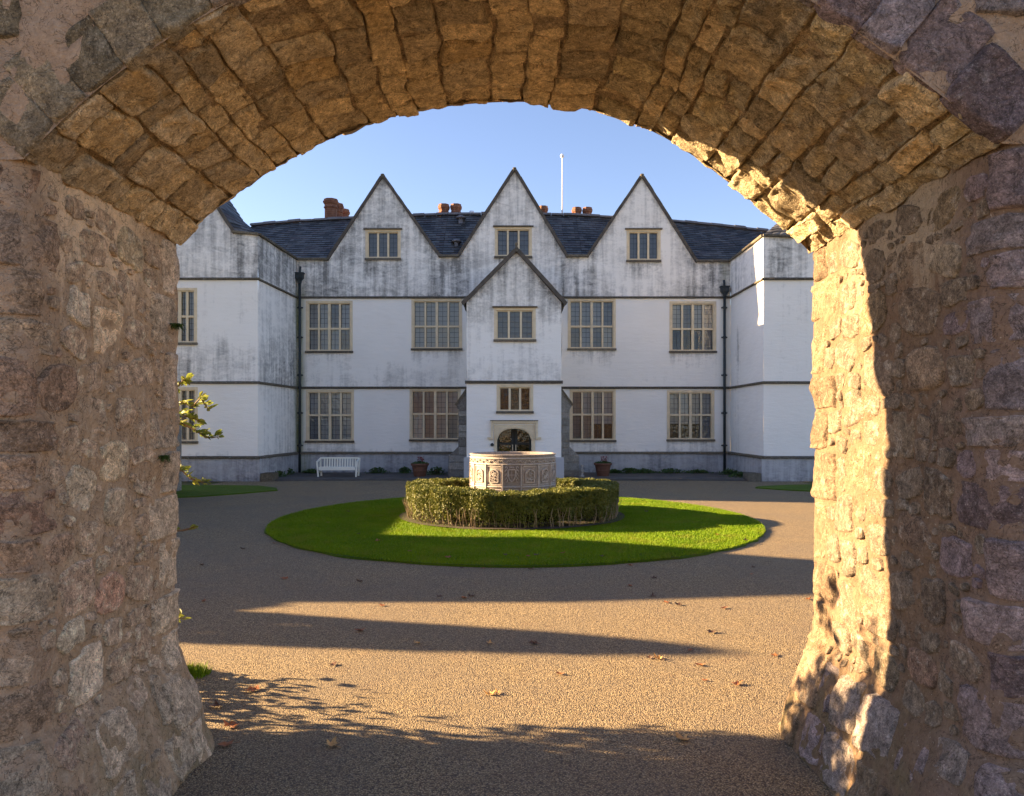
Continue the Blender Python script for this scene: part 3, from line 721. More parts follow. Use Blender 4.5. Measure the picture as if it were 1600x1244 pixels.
def dmain(u, z):
    px = HX+(u+XA)/YM*F; T = np.interp(u, tu, tz)
    att = z > Z_UP; mid = (z > Z_MID) & (z <= Z_UP)
    d = np.full_like(u, .06)
    dx = np.minimum.reduce([np.where(px < 514, 0, abs(px-514)), abs(px-701), abs(px-902), np.where(px > 1100, 0, abs(px-1100))])
    below = np.clip(T-z, 0, 9)
    a = .42+.4*np.exp(-(dx/34)**2)*np.where(px > 950, .7, 1)+.25*np.exp(-below/.35)+.14*ss_(z, 7.3, 6.6)
    a = np.where(px < 640, a+.14, a); a = np.where((px > 930) & (px < 1080), a-.1, a)
    d = np.where(att, a, d)
    m = .05+.36*ss_(z, 4.45, 3.5)*np.where(px < 740, .85, .25); d = np.where(mid, m, d)
    g = np.where(px < 740, .0, .03)+.3*ss_(z, 1.05, .8); d = np.where(z <= Z_MID, g, d)
    for (u0, u1, z0, z1) in holes:
        inx = ss_(u, u0-.05, u0+.02)*(1-ss_(u, u1-.02, u1+.05)); d = d+inx*np.where((z < z0) & (z > z0-.75), .5*np.clip(1-(z0-z)/.75, 0, 1), 0)
        d = d+inx*np.where((z > z1) & (z < z1+.3) & att, .3*(1-(z-z1)/.3), 0)
    return d
def mossm(u, z):
    px = HX+(u+XA)/YM*F
    return np.exp(-((px-466)/9)**2)*ss_(z, 7.4, 6.2)*.9+.25*np.exp(-((px-1133)/6)**2)
wallM, FM = hwall((XA, YM), (XB, YM), top, 0, holes, dmain, moss=mossm)
for i, (a, b, c, d) in enumerate(UPW): window(FM, um(a), um(b), zm(d), zm(c), 4, 2, .54, (1 if i < 3 else .55, M_blind))
for i, (a, b, c, d) in enumerate(GRW): window(FM, um(a), um(b), zm(d), zm(c), 4, 2, .48, (1 if i < 2 else .68, M_blind))
for i, (a, b, c, d) in enumerate(GAW): window(FM, um(a), um(b), zm(d), zm(c), 3, 1, hood=True, blinds=(1, M_blindd))
UPORCH = (um(712), um(893))
string(FM, 0, XB-XA, Z_UP); string(FM, 0, XB-XA, Z_MID); 
pd = lambda u, z: .35+.3*ss_(z, .3, 0)+.25*np.sin(u*1.3)**2
plm, FPm = hwall((XA, YM), (XB, YM), [(0, Z_PL-.05), (XB-XA, Z_PL-.05)], 0, [], pd, M_plin, moss=lambda u, z: .9*np.exp(-(u/.4)**2), name='plinth', inset=.09)
string(FM, 0, XB-XA, Z_PL-.02, d=.13, h=.07)
# --- left wing
LW0 = (-17.0, YW); LWc = (X_(403, YW), YW); LWr = (XA, YM)
LA = LWc[0]-LW0[0]
ul = lambda px: X_(px, YW)-LW0[0]
zl = lambda py: Z_(py, YW)
gx = [ul(363), ul(363)-2.35, ul(363)-4.7]
topL = [(0, Z_EAVE+.1), (gx[2], Z_EAVE+.1), (gx[1], 11.6), (gx[0], Z_EAVE+.1), (LA, Z_EAVE+.02)]
LWW = [(253, 308, 450, 536), (253, 309, 605, 690)]
hl = [(ul(a), ul(b), zl(d), zl(c)) for a, b, c, d in LWW]
def dl(u, z):
    px = HX+(u+LW0[0])/YW*F
    d = np.where(z > Z_UP, .5+.3*ss_(px, 355, 375), np.where(z > Z_MID, .14+.36*ss_(z, 4.7, 3.7), .04+.2*ss_(z, 1.05, .8)))
    return d+np.where((z < zl(536)) & (z > zl(600)) & (px < 312), .2, 0)+.35*np.exp(-((px-345)/12)**2-((z-4.3)/.35)**2)
wl, FL = hwall(LW0, LWc, topL, 0, hl, dl)
for (a, b, c, d) in LWW: window(FL, ul(a), ul(b), zl(d), zl(c), 4, 2, .5, (1, M_blind))
RL_ = math.hypot(LWr[0]-LWc[0], LWr[1]-LWc[1])
def dlr(u, z):
    t = u/RL_
    return np.where(z > Z_UP, .78, np.where(z > Z_MID, .25+.5*ss_(z, 5.4, 3.6)*(.5+.5*t)+.25*t, .22+.22*t))
wlr, FLR = hwall(LWc, LWr, [(0, Z_EAVE+.02), (RL_, Z_EAVE)], 0, [], dlr, moss=lambda u, z: .7*np.exp(-((u-RL_)/.25)**2)*ss_(z, 7.4, 6))
# --- right wing
RWc = (X_(1193, YW), YW); RW0 = (17.0, YW); RWr = (XB, YM)
ur = lambda px: X_(px, YW)-RWc[0]
g0 = ur(1240)
topR = [(0, Z_EAVE-.02), (g0, Z_EAVE-.05), (g0+2.35, 11.6), (g0+4.7, Z_EAVE), (RW0[0]-RWc[0], Z_EAVE)]
def dr(u, z):
    return np.where(z > Z_UP, .5+.42*(ss_(u, .1, .3)*(1-ss_(u, .8, 1.0))), np.where(z > Z_MID, .16, .08+.25*ss_(z, 1.0, .8)))
wr, FR = hwall(RWc, RW0, topR, 0, [(3.0, 4.4, zl(536), zl(450)), (3.0, 4.4, zl(690), zl(605))], dr)
for c, d in ((450, 536), (605, 690)): window(FR, 3.0, 4.4, zl(d), zl(c), 4, 2, .5, (1, M_blind))
RR_ = math.hypot(RWr[0]-RWc[0], RWr[1]-RWc[1])
wrr, FRR = hwall(RWr, RWc, [(0, Z_EAVE-.05), (RR_, Z_EAVE-.02)], 0, [], lambda u, z: np.where(z > Z_UP, .48-.2*u/RR_, np.where(z > Z_MID, .1+.4*np.exp(-((u-.9)/.35)**2)*ss_(z, 5.6, 5), .1+.2*np.exp(-((u-.8)/.5)**2))))
for fr, L in ((FL, LA), (FLR, RL_), (FR, RW0[0]-RWc[0]), (FRR, RR_)):
    string(fr, 0, L+.06*(fr is FL or fr is FRR), Z_UP); string(fr, 0, L+.06*(fr is FL or fr is FRR), Z_MID); string(fr, 0, L+.1*(fr is FL or fr is FRR), Z_PL-.02, d=.13, h=.07)
hwall(LW0, (LWc[0]+.09, YW), [(0, Z_PL-.05), (LA+.09, Z_PL-.05)], 0, [], pd, M_plin, name='plinth', inset=.09)
hwall((LWc[0]+.0, YW-.09), LWr, [(0, Z_PL-.05), (RL_+.09, Z_PL-.05)], 0, [], lambda u, z: .55+0*u, M_plin, name='plinth', inset=.09)
hwall((RWc[0]-.09, YW), RW0, [(0, Z_PL-.05), (RW0[0]-RWc[0]+.09, Z_PL-.05)], 0, [], pd, M_plin, name='plinth', inset=.09)
hwall(RWr, (RWc[0], YW-.09), [(0, Z_PL-.05), (RR_+.09, Z_PL-.05)], 0, [], pd, M_plin, name='plinth', inset=.09)
# --- porch
PXL, PXR = X_(729, YP), X_(877, YP); PW = PXR-PXL
up_ = lambda px: X_(px, YP)-PXL
zp = lambda py: Z_(py, YP)
pe = 5.85; pa = zp(394); ua = up_(807)
DU0, DU1 = up_(776.5), up_(830.5)
ph = [(up_(772), up_(837), zp(531), zp(481)), (up_(776), up_(833), zp(643), zp(601))]
dz_spring, dz_top = zp(688), zp(670)
topP = [(0, pe), (ua, pa), (PW, pe)]
def dp(u, z):
    T = np.interp(u, [0, ua, PW], [pe, pa, pe])
    a = .46+.4*np.exp(-(T-z)/.5)
    return np.where(z > 5.2, a, np.where(z > Z_MID, .36+.15*ss_(z, 4.2, 3.4)-.12*ss_(z, 5.2, 4.4), .03))
# doorway hole with arched head: hole is rectangular, the arch stone fills the corners
wp, FP = hwall((PXL, YP), (PXR, YP), topP, 0, ph+[(up_(772), up_(836), 0, zp(664))], dp, step=.07)
window(FP, *ph[0], 3, 1, blinds=(1, M_blindd), hood=True); window(FP, *ph[1], 3, 1, blinds=None)
hwall((PXL, YM), (PXL, YP), [(0, pe), (YM-YP, pe)], 0, [], lambda u, z: .4+0*u); hwall((PXR, YP), (PXR, YM), [(0, pe), (YM-YP, pe)], 0, [], lambda u, z: .4+0*u)
string(FP, -.05, PW+.05, Z_MID+.04, h=.075)
for (a, b) in ((up_(725), DU0-.16), (DU1+.16, up_(881))):
    m_ = MB(); frbox(m_, FP, a, b, -.02, .1, 0, zp(717)); frbox(m_, FP, a+.01, b-.01, -.02, .07, zp(717), zp(715)+.01); o = m_.build('plinth', M_plin, house, loc=HL)
    at = o.data.attributes.new('dirt', 'FLOAT', 'POINT'); at.data.foreach_set('value', [.1]*len(o.data.vertices))
# door surround: arched stone, label mould with stops, recess, door
def archpts(u0, u1, zs, zt, n=14):
    """four-centred head from (u0,zs) to (u1,zs)"""
    c = (u0+u1)/2; hw = (u1-u0)/2; o = []
    for k in range(n+1):
        t = -1+2*k/n; o.append((c+t*hw, zs+(zt-zs)*(1-abs(t)**2.6)**.62*1.0))
    return o
inn = archpts(DU0, DU1, dz_spring, dz_top); m_ = MB(); o0, o1, ztp = up_(772), up_(836), zp(664)
N = len(inn); vs = []; 
outer = []
for i, (u, z) in enumerate(inn):
    t = i/(N-1); outer.append((o0+(o1-o0)*t, ztp) if 0 < i < N-1 else ((o0 if i == 0 else o1), ztp))
path_in = [(DU0, 0)]+inn+[(DU1, 0)]; path_out = [(o0, 0)]+outer+[(o1, 0)]; K = len(path_in)
for (u, z) in path_in: vs.append(fr_pt(FP, u, .02, z))
for (u, z) in path_out: vs.append(fr_pt(FP, u, .02, z))
for (u, z) in path_in: vs.append(fr_pt(FP, u, -.45, z))
fs = []
for i in range(K-1): fs.append((i, i+1, K+i+1, K+i)); fs.append((i, 2*K+i, 2*K+i+1, i+1))
m_.add(vs, fs); door_s = m_.build('door_surround', M_frame, house, loc=HL)
m_ = MB(); inn2 = archpts(DU0-.05, DU1+.05, dz_spring-.02, dz_top+.05)
for (u, z), (u2, z2) in zip(inn2[:-1], inn2[1:]): m_.bar(fr_pt(FP, u, .03, z), fr_pt(FP, u2, .03, z2), .03, .03)
m_.build('arch_moulding', M_frame, door_s)
m_ = MB(); h0, h1, hz = up_(767), up_(840), zp(658)
frbox(m_, FP, h0, h1, 0, .09, hz-.06, hz); frbox(m_, FP, h0, h0+.07, 0, .08, zp(683), hz-.06); frbox(m_, FP, h1-.07, h1, 0, .08, zp(683), hz-.06)
frbox(m_, FP, h0-.11, h0+.07, 0, .1, zp(686), zp(683)); frbox(m_, FP, h1-.07, h1+.11, 0, .1, zp(686), zp(683))
m_.build('hood_mould', M_frame, door_s)
m_ = MB(); frbox(m_, FP, h0-.02, h1+.02, 0, .11, hz, hz+.03); m_.build('hood_capping', M_sill, door_s)
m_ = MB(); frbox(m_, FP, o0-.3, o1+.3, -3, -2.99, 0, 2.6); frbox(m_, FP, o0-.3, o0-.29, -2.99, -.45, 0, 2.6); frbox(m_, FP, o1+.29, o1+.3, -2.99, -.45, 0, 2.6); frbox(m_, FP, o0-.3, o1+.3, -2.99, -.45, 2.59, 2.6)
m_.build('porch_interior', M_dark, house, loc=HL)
# glazed inner doors
dr_ = MB(); ud = (DU0+DU1)/2
for a, b in ((DU0-.02, ud-.01), (ud+.01, DU1+.02)):
    frbox(dr_, FP, a, a+.09, -.5, -.45, 0, 2.2); frbox(dr_, FP, b-.09, b, -.5, -.45, 0, 2.2); frbox(dr_, FP, a+.09, b-.09, -.5, -.45, 0, .5); frbox(dr_, FP, a+.09, b-.09, -.5, -.45, 1.15, 1.22)
door = dr_.build('door', M_iron, house, loc=HL)
for a, b in ((DU0-.02, ud-.01), (ud+.01, DU1+.02)):
    g = MB(); g.add([fr_pt(FP, a+.09, -.475, .5), fr_pt(FP, b-.09, -.475, .5), fr_pt(FP, b-.09, -.475, 2.2), fr_pt(FP, a+.09, -.475, 2.2)], [(0, 1, 2, 3)]); g.build('pane', M_glass, door)
    k = MB(); frbox(k, FP, (b-.06 if a < ud-.3 else a+.03), (b-.03 if a < ud-.3 else a+.06), -.45, -.41, .95, 1.15); k.build('handle', M_frame, door)
# timber inner door leaf seen deep inside, bright in places
m_ = MB(); frbox(m_, FP, DU0+.12, DU0+.42, -2.6, -2.55, .3, 1.75); m_.build('inner_panel', M_bark, house, loc=HL)
# round plaque left of the door
m_ = MB(); n2 = 20; c0 = (up_(769), zp(695)); rr = .055
vs = [fr_pt(FP, c0[0]+rr*math.cos(6.283*k/n2), .04, c0[1]+rr*math.sin(6.283*k/n2)) for k in range(n2)]+[fr_pt(FP, c0[0]+rr*math.cos(6.283*k/n2), 0, c0[1]+rr*math.sin(6.283*k/n2)) for k in range(n2)]
m_.add(vs, [tuple(range(n2))]+[(k, k+n2, (k+1) % n2+n2, (k+1) % n2) for k in range(n2)]); m_.build('round_plaque', M_iron, house, loc=HL)
# buttresses beside the porch
for sgn, e in ((-1, 729), (1, 877)):
    YB = 26.4; f = lambda px: X_(px, YB)
    x0 = f(730 if sgn < 0 else 876)
    pr_ = [(0, 608), (17 if sgn < 0 else 18, 634), (14, 640), (14, 698), (29, 713), (30, 760)]
    zc = [(x0+sgn*X_(HX+dx, YB), max(0, Z_(py, YB))) for dx, py in pr_]; poly = [(x0-sgn*.6, 0), (x0-sgn*.6, zc[0][1])]+zc
    poly = [(x, z) for x, z in poly]; k = len(poly); m_ = MB()
    m_.add([(x, YB, z) for x, z in poly]+[(x, YB+.75, z) for x, z in poly], [tuple(range(k)), tuple(range(2*k-1, k-1, -1))]+[(i, i+k, (i+1) % k+k, (i+1) % k) for i in range(k)])
    bt_ = m_.build('buttress', M_butt, house, loc=HL)
    # dressed blocks in courses down the face
    z = .02; 
    while z < zc[1][1]-.3:
        hb = random.uniform(.2, .3); wx = abs(zc[2][0]-x0) if z+hb > Z_(700, YB) else abs(zc[4][0]-x0)
        c_ = MB(); xx0, xx1 = sorted((x0+sgn*.02, x0+sgn*(wx-.02))); c_.box(xx0, xx1, YB-.025, YB+.02, z+.012, z+hb-.012); c_.build('block', M_butt, bt_, bevel=.01); z += hb
    w_ = MB(); a = zc[0]; b = zc[1]; w_.bar((a[0], YB+.36, a[1]+.03), (b[0]+sgn*.03, YB+.36, b[1]+.02), .82, .06, up=(0, 0, 1)); w_.build('weathering', M_string, bt_)
# --- roofs
def slates(name, P0, P1, P2, P3, rows, wid, parent=None, lift=.012, clip=None):
    """P0,P1 eave left,right; P3,P2 ridge left,right (P3 above P0)"""
    P0, P1, P2, P3 = [np.array(p, float) for p in (P0, P1, P2, P3)]
    nrm = np.cross(P1-P0, P3-P0); nrm /= np.linalg.norm(nrm); V = []; tone = []
    for r in range(rows):
        a = r/rows; b = (r+1.12)/rows; L = np.linalg.norm((P1-P0)*(1-a)+(P2-P3)*a); n_ = max(1, int(L/wid)); off = (r % 2)*.5
        cuts = (np.arange(n_+2)-off)/n_; cuts = cuts+np.random.uniform(-.06, .06, len(cuts))/n_; cuts = np.clip(cuts, 0, 1)
        for c0, c1 in zip(cuts[:-1], cuts[1:]):
            if c1-c0 < 1e-4: continue
            g = .006/max(L, .1); l0 = lift+random.uniform(0, .008); jj = random.uniform(-.04, .04)/rows
            lo = lambda c, t: (P0*(1-c)+P1*c)*(1-t)+(P3*(1-c)+P2*c)*t
            A_ = lo(c0+g, a+jj)+nrm*(l0+.014); B_ = lo(c1-g, a+jj)+nrm*(l0+.014); C_ = lo(c1-g, min(b, 1))+nrm*lift*.3; D_ = lo(c0+g, min(b, 1))+nrm*lift*.3
            V += [A_, B_, C_, D_, A_-nrm*.02, B_-nrm*.02]; tone += [random.random()]*6
    V = np.array(V); k = len(V)//6; base = np.arange(k)[:, None]*6
    f = np.concatenate([base+np.array([[0, 1, 2, 3]]), base+np.array([[4, 5, 1, 0]])])
    o = np_mesh(name, V, f, M_slate, parent or house, smooth=False, attr={'tone': tone}, loc=HL if parent is None or parent == house else None)
    tag(o, kind='stuff'); return o
d_ = 3.04
def ridgept(px, py): Y = YM+d_; return (X_(px, Y), Y, Z_(py, Y))
def eavept(px, z=Z_EAVE): return (X_(px, YM), YM-.04, z)
# solid under-roof then slates
RG = [(392, 354), (470, 347), (555, 343), (700, 337), (804, 336), (900, 338), (1050, 347), (1130, 355), (1200, 363)]
E_ = [395, 470, 555, 700, 804, 900, 1050, 1130, 1205]
m_ = MB()
rp = [Vector(ridgept(*p)) for p in RG]; ep = []
for (px, py), r in zip(RG, rp): ep.append(Vector((r.x, YM+.05, Z_EAVE-.02)))
m_.add([tuple(v-Vector((0, 0, .03))) for v in ep]+[tuple(v-Vector((0, 0, .03))) for v in rp]+[(v.x, v.y+4, Z_EAVE) for v in rp],
       [(i, i+1, i+10, i+9) for i in range(8)]+[(i+9, i+10, i+19, i+18) for i in range(8)])
roof = m_.build('roof', M_verge, house, loc=HL)
for i in range(8):
    slates('slates', ep[i], ep[i+1], rp[i+1], rp[i], 19, .3)
rm = MB()
for i in range(8):
    a, b = rp[i], rp[i+1]; n_ = max(2, int((b-a).length/.45))
    for k in range(n_):
        p, q_ = a.lerp(b, k/n_), a.lerp(b, (k+.97)/n_); j = Vector((0, 0, .05+random.uniform(-.012, .012))); rm.bar(p+j, q_+j, .26, .07); rm.bar(p+j*1.9, q_+j*1.9, .09, .05)
rt = rm.build('ridge_tiles', M_ridge, house, loc=HL); tag(rt, kind='stuff')
# eaves boards of the four valleys
def zt_(px): return float(np.interp(um(px), tu, tz))
for a, b in ((465, 514), (685, 718), (884, 920), (1086, 1140)):
    m_ = MB(); m_.box(X_(a, YM), X_(b, YM), YM-.12, YM+.02, zt_((a+b)/2)-.02, zt_((a+b)/2)+.06); m_.build('gutter', M_string, house, loc=HL)
# gable verges and roofs behind them
GB = [((514, zt_(514)), (598, zm(278)), (685, zt_(685))), ((718, zt_(718)), (804, zm(268)), (884, zt_(884))), ((920, zt_(920)), (1003, zm(278)), (1086, zt_(1086)))]
def gable(xl, zl_, xa, za, xr, zr, Y, depth, rows=18, ov=.07, ht=.1):
    for (x0, z0), (x1, z1) in (((xl, zl_), (xa, za)), ((xr, zr), (xa, za))):
        s = 1 if x0 < x1 else -1; d = Vector((x1-x0, 0, z1-z0)).normalized(); nn = Vector((-d.z*s, 0, d.x*s))
        a = Vector((x0, Y, z0))-d*.06; b = Vector((x1, Y, z1)); m_ = MB(); n_ = int((b-a).length/.3); lo = None
        for k in range(n_):
            p = a.lerp(b, k/n_); q_ = a.lerp(b, (k+1.02)/n_); j = nn*random.uniform(.0, .012)
            c = [(p+j), (q_+j), (q_+j+nn*ht), (p+j+nn*ht)]
            m_.add([(v.x, Y-ov+random.uniform(-.004, .004), v.z) for v in c]+[(v.x, Y+.35, v.z) for v in c], [(0, 1, 2, 3), (7, 6, 5, 4), (0, 4, 5, 1), (1, 5, 6, 2), (2, 6, 7, 3), (3, 7, 4, 0)])
        m_.build('verge', M_verge, house, loc=HL)
        A_ = a+nn*.02; B_ = b+nn*.02
        if s > 0: slates('slates', (A_.x, Y+depth, A_.z), (A_.x, Y+.3, A_.z), (B_.x, Y+.3, B_.z), (B_.x, Y+depth, B_.z), rows, .3)
        else: slates('slates', (A_.x, Y+.3, A_.z), (A_.x, Y+depth, A_.z), (B_.x, Y+depth, B_.z), (B_.x, Y+.3, B_.z), rows, .3)
        u_ = MB(); u_.add([(A_.x, Y+.02, A_.z-.02), (A_.x, Y+depth, A_.z-.02), (B_.x, Y+depth, B_.z-.02), (B_.x, Y+.02, B_.z-.02)], [(0, 1, 2, 3)]); u_.build('roof_boarding', M_verge, house, loc=HL)
    m_ = MB(); m_.box(xa-.07, xa+.07, Y-ov-.02, Y+.3, za-.02, za+.14); m_.build('apex_stone', M_string, house, loc=HL, bevel=.03)
for (a, za), (b, zb_), (c, zc_) in GB: gable(X_(a, YM), za, X_(b, YM), zb_, X_(c, YM), zc_, YM, 4.5)
gable(PXL-.04, pe-.05, PXL+ua, pa, PXR+.06, pe-.05, YP, YM-YP, rows=12, ov=.12, ht=.12)
m_ = MB(); m_.lathe([(.03, 0), (.045, .05), (.03, .09), (.055, .14), (.045, .19), (.0, .22)], 12, (PXL+ua, YP-.05, pa+.1)); m_.build('finial', M_string, house, smooth=True, loc=HL)
# wings' roofs
gable(LW0[0]+gx[2], Z_EAVE+.1, LW0[0]+gx[1], 11.6, LW0[0]+gx[0], Z_EAVE+.1, YW, 3.2, rows=20)
gable(RWc[0]+g0, Z_EAVE-.05, RWc[0]+g0+2.35, 11.6, RWc[0]+g0+4.7, Z_EAVE, YW, 3.2, rows=20)
# sloping slate plane between corner and gable of each wing
for s in (-1, 1):
    Af = (LW0[0]+gx[0], YW-.03, Z_EAVE+.12) if s < 0 else (RWc[0]+g0, YW-.03, Z_EAVE-.03)
    Bc = (LWc[0]+.03, YW-.03, Z_EAVE+.04) if s < 0 else (RWc[0]-.03, YW-.03, Z_EAVE)
    Ct = (s*10.35, YW+2.4, 9.75); Dt = (s*10.9, YW+.6, 11.0)
    P = (Af, Bc, Ct, Dt) if s < 0 else (Bc, Af, Dt, Ct)
    slates('slates', *P, 16, .25); u_ = MB(); u_.add([(p[0], p[1]+.02, p[2]-.04) for p in P], [(0, 1, 2, 3)]); u_.build('roof_boarding', M_verge, house, loc=HL)
    # rest of the wing roof behind
    x0 = s*8.6; u_ = MB(); u_.add([(s*10.35, YW+2.4, 9.7), (s*12.3, YM+7, 10.4), (s*12.3, YW+2.4, 10.4), (s*8.6, YM+7, 8.1), (s*17, YW+2, 8), (s*17, YM+7, 8)], [(0, 3, 1, 2) if s < 0 else (2, 1, 3, 0), (2, 1, 5, 4) if s < 0 else (4, 5, 1, 2)]); u_.build('roof', M_slate, house, loc=HL)
    for A_, B_ in ((Af, Bc), (Bc, (XA if s < 0 else XB, YM, Z_EAVE+(.02 if s < 0 else -.04)))):
        g_ = MB(); g_.bar((A_[0], A_[1], A_[2]+.0), (B_[0], B_[1], B_[2]+.0), .12, .07); g_.build('gutter', M_string, house, loc=HL)
# outer walls of the wings, and an unseen block and tower added at left to block the sun
def caster_walls(x0, x1, y0, y1, zt):
    for A_, B_ in (((x0, y0), (x1, y0)), ((x1, y0), (x1, y1)), ((x1, y1), (x0, y1)), ((x0, y1), (x0, y0))):
        L = math.dist(A_, B_); hwall(A_, B_, [(0, zt), (L, zt)], 0, [], lambda u, z: .3+0*u, step=.8)
caster_walls(-17.0, -12.2, 22.6, YW, 8.0); caster_walls(-19, -14.6, 30.3, 34.6, 13.6)
hwall((-17, 40), (-17, YW), [(0, 8), (15.2, 8)], 0, [], lambda u, z: .3+0*u, step=.8); hwall((17, YW), (17, 40), [(0, 8), (15.2, 8)], 0, [], lambda u, z: .3+0*u, step=.8)
hwall((17, 40), (-17, 40), [(0, 8), (34, 8)], 0, [], lambda u, z: .3+0*u, step=.8)
for (x0, x1, y0, y1, z0, zr) in ((-17.2, -12.0, 22.4, YW, 8.0, 10.6), (-19.2, -14.5, 30.2, 34.8, 13.6, 15.5)):
    m_ = MB(); xm = (x0+x1)/2; m_.add([(x0, y0, z0), (x1, y0, z0), (x1, y1, z0), (x0, y1, z0), (xm, y0+.2, zr), (xm, y1-.2, zr)], [(1, 2, 5, 4), (0, 4, 5, 3), (0, 1, 4), (2, 3, 5), (0, 3, 2, 1)]); m_.build('roof', M_verge, house, loc=HL)
# chimneys
def chim(px0, px1, ptop, n_, Y, stepy=0, r=None):
    zt = Z_(ptop, Y); wd = X_(px1, Y)-X_(px0, Y); r = r or wd/n_/2
    m_ = MB(); m_.box(X_(px0, Y)-.03, X_(px1, Y)+.03, Y-r-.05, Y+r+.05+stepy*n_, 8.5, Z_(343, Y)-.15); c = m_.build('chimney', M_brick, house, loc=HL)
    for k in range(n_):
        s = MB(); cx = X_(px0, Y)+r+(wd-2*r)*(k/(max(1, n_-1))); cy = Y+stepy*k; z0 = Z_(343, Y)-.15
        pr_ = [(r*.80, z0), (r*.80, zt-.42), (r*.95, zt-.36), (r*.82, zt-.3), (r*.82, zt-.24), (r*.98, zt-.18), (r*1.04, zt-.1), (r*.92, zt-.06), (r*.9, zt), (r*.5, zt), (r*.5, zt-.3)]
        s.lathe(pr_, 8, (cx, cy, 0), math.pi/8); s.build('chimney_shaft', M_brick, c)
chim(505, 530, 312, 1, 32.6, r=.33); chim(518, 540, 319, 2, 33.6, .9, r=.27)
chim(684, 722, 320, 2, 33.2); chim(840, 857, 323, 1, 33.2); chim(893, 926, 325, 2, 33.2)
# roof vents
def vent(px, p0, p1, Y, r=.1):
    z0, z1 = Z_(p1, Y), Z_(p0, Y); m_ = MB(); h = z1-z0
    m_.lathe([(r*1.1, z0-.25), (r*1.1, z0), (r*.75, z0+.02), (r*.7, z0+h*.7)], 14, (X_(px, Y), Y, 0)); v = m_.build('roof_vent', M_ridge, house, smooth=True, loc=HL)
    c = MB(); c.lathe([(r*.8, z0+h*.66), (r*1.7, z0+h*.72), (r*1.5, z0+h*.8), (r*.6, z0+h*.95), (.001, z1)], 14, (X_(px, Y), Y, 0)); c.build('vent_cowl', M_ridge, v, smooth=True)
vent(720, 336, 354, 31.0, .13); vent(713, 373, 390, 29.5, .12)
# drainpipes
def pipe(px, ptop):
    x = X_(px, YM); y = YM-.1; zt = zm(ptop); m_ = MB(); m_.tube([(x, y, .0), (x, y, zt-.3)], .05, 10); m_.tube([(x, y, zt-.1), (x+.02*(1 if px < 800 else -1), y+.0, zt+.25)], .04, 8)
    p = m_.build('drainpipe', M_iron, house, smooth=True, loc=HL)
    h = MB(); M = Matrix.Translation((x, y, zt-.17)); h.add([(x+a*w_, y+b*w_*.7-.02, zt-.38+zz) for zz, w_ in ((0, .055), (.1, .07), (.2, .14), (.36, .14), (.36, .17), (.4, .17)) for a, b in ((-1, -1), (1, -1), (1, 1), (-1, 1))], [(4*i+k, 4*i+(k+1) % 4, 4*i+4+(k+1) % 4, 4*i+4+k) for i in range(5) for k in range(4)]+[(20, 21, 22, 23)]); h.build('hopper', M_iron, p)
    for z in (1.0, 2.2, 3.6, 5.0, 6.1): c = MB(); c.tube([(x, y, z), (x, y, z+.09)], .065, 10); c.box(x-.11, x+.11, y+.03, y+.06, z+.02, z+.07); c.build('bracket', M_iron, p)
pipe(469.5, 428); pipe(1131, 449)
# small white flue on the ridge line
m_ = MB(); m_.tube([(X_(737, 33), 33, 9.5), (X_(737, 33), 33, Z_(330, 33))], .1, 10); m_.build('flue', M_polew, house, smooth=True, loc=HL)
# flagpole
fp = MB(); xf = X_(878.5, 33); fp.tube([(0, 0, 0), (0, 0, Z_(247, 33)-9.2)], [.042, .026], 8); fpo = fp.build('flagpole', M_polew, None, smooth=True, loc=(xf, 33, 9.2))
tag(fpo, 'slender white flagpole standing behind the roof ridge, without a flag', 'flagpole')
q_ = MB(); q_.lathe([(.0, 0), (.07, .03), (.085, .1), (.05, .16), (0, .18)], 10, (0, 0, Z_(247, 33)-9.2)); q_.build('finial', M_polew, fpo, smooth=True)

# ------------------------------------------------------------------ foliage helper
def leaves(pts, nrm, size, jitter=.9, asp=.55):
    """one folded quad per point"""
    N = len(pts); a = np.random.randn(N, 3); a += nrm*jitter; a /= np.linalg.norm(a, axis=1)[:, None]
    b = np.cross(a, np.random.randn(N, 3)); b /= np.linalg.norm(b, axis=1)[:, None]; c = np.cross(a, b)
    s = (size*(.6+.8*np.random.rand(N)))[:, None]
    v = np.stack([pts-b*s, pts+c*s*asp+a*s*.12, pts+b*s, pts-c*s*asp+a*s*.12], 1)
    return v.reshape(-1, 3), np.arange(N*4).reshape(-1, 4)
# ------------------------------------------------------------------ box hedge ring
HC = (0.0, 15.4); RO, RI, HH = 2.12, 1.45, .66
hedge = thing('box_hedge', 'low clipped ring hedge around the basin, sunlit yellow-green on its left', 'hedge', (HC[0], HC[1], 0))
N = 140000; th = np.random.rand(N)*6.2832; k = np.random.rand(N)
po = np.zeros((N, 3)); nn_ = np.zeros((N, 3)); ct, st_ = np.cos(th), np.sin(th)
wob = .035*np.sin(th*7)+.025*np.sin(th*17+1)
zt = HH+.02*np.sin(th*5)+.015*np.sin(th*23)
so = k < .52; to = (k >= .52) & (k < .8); si = k >= .8
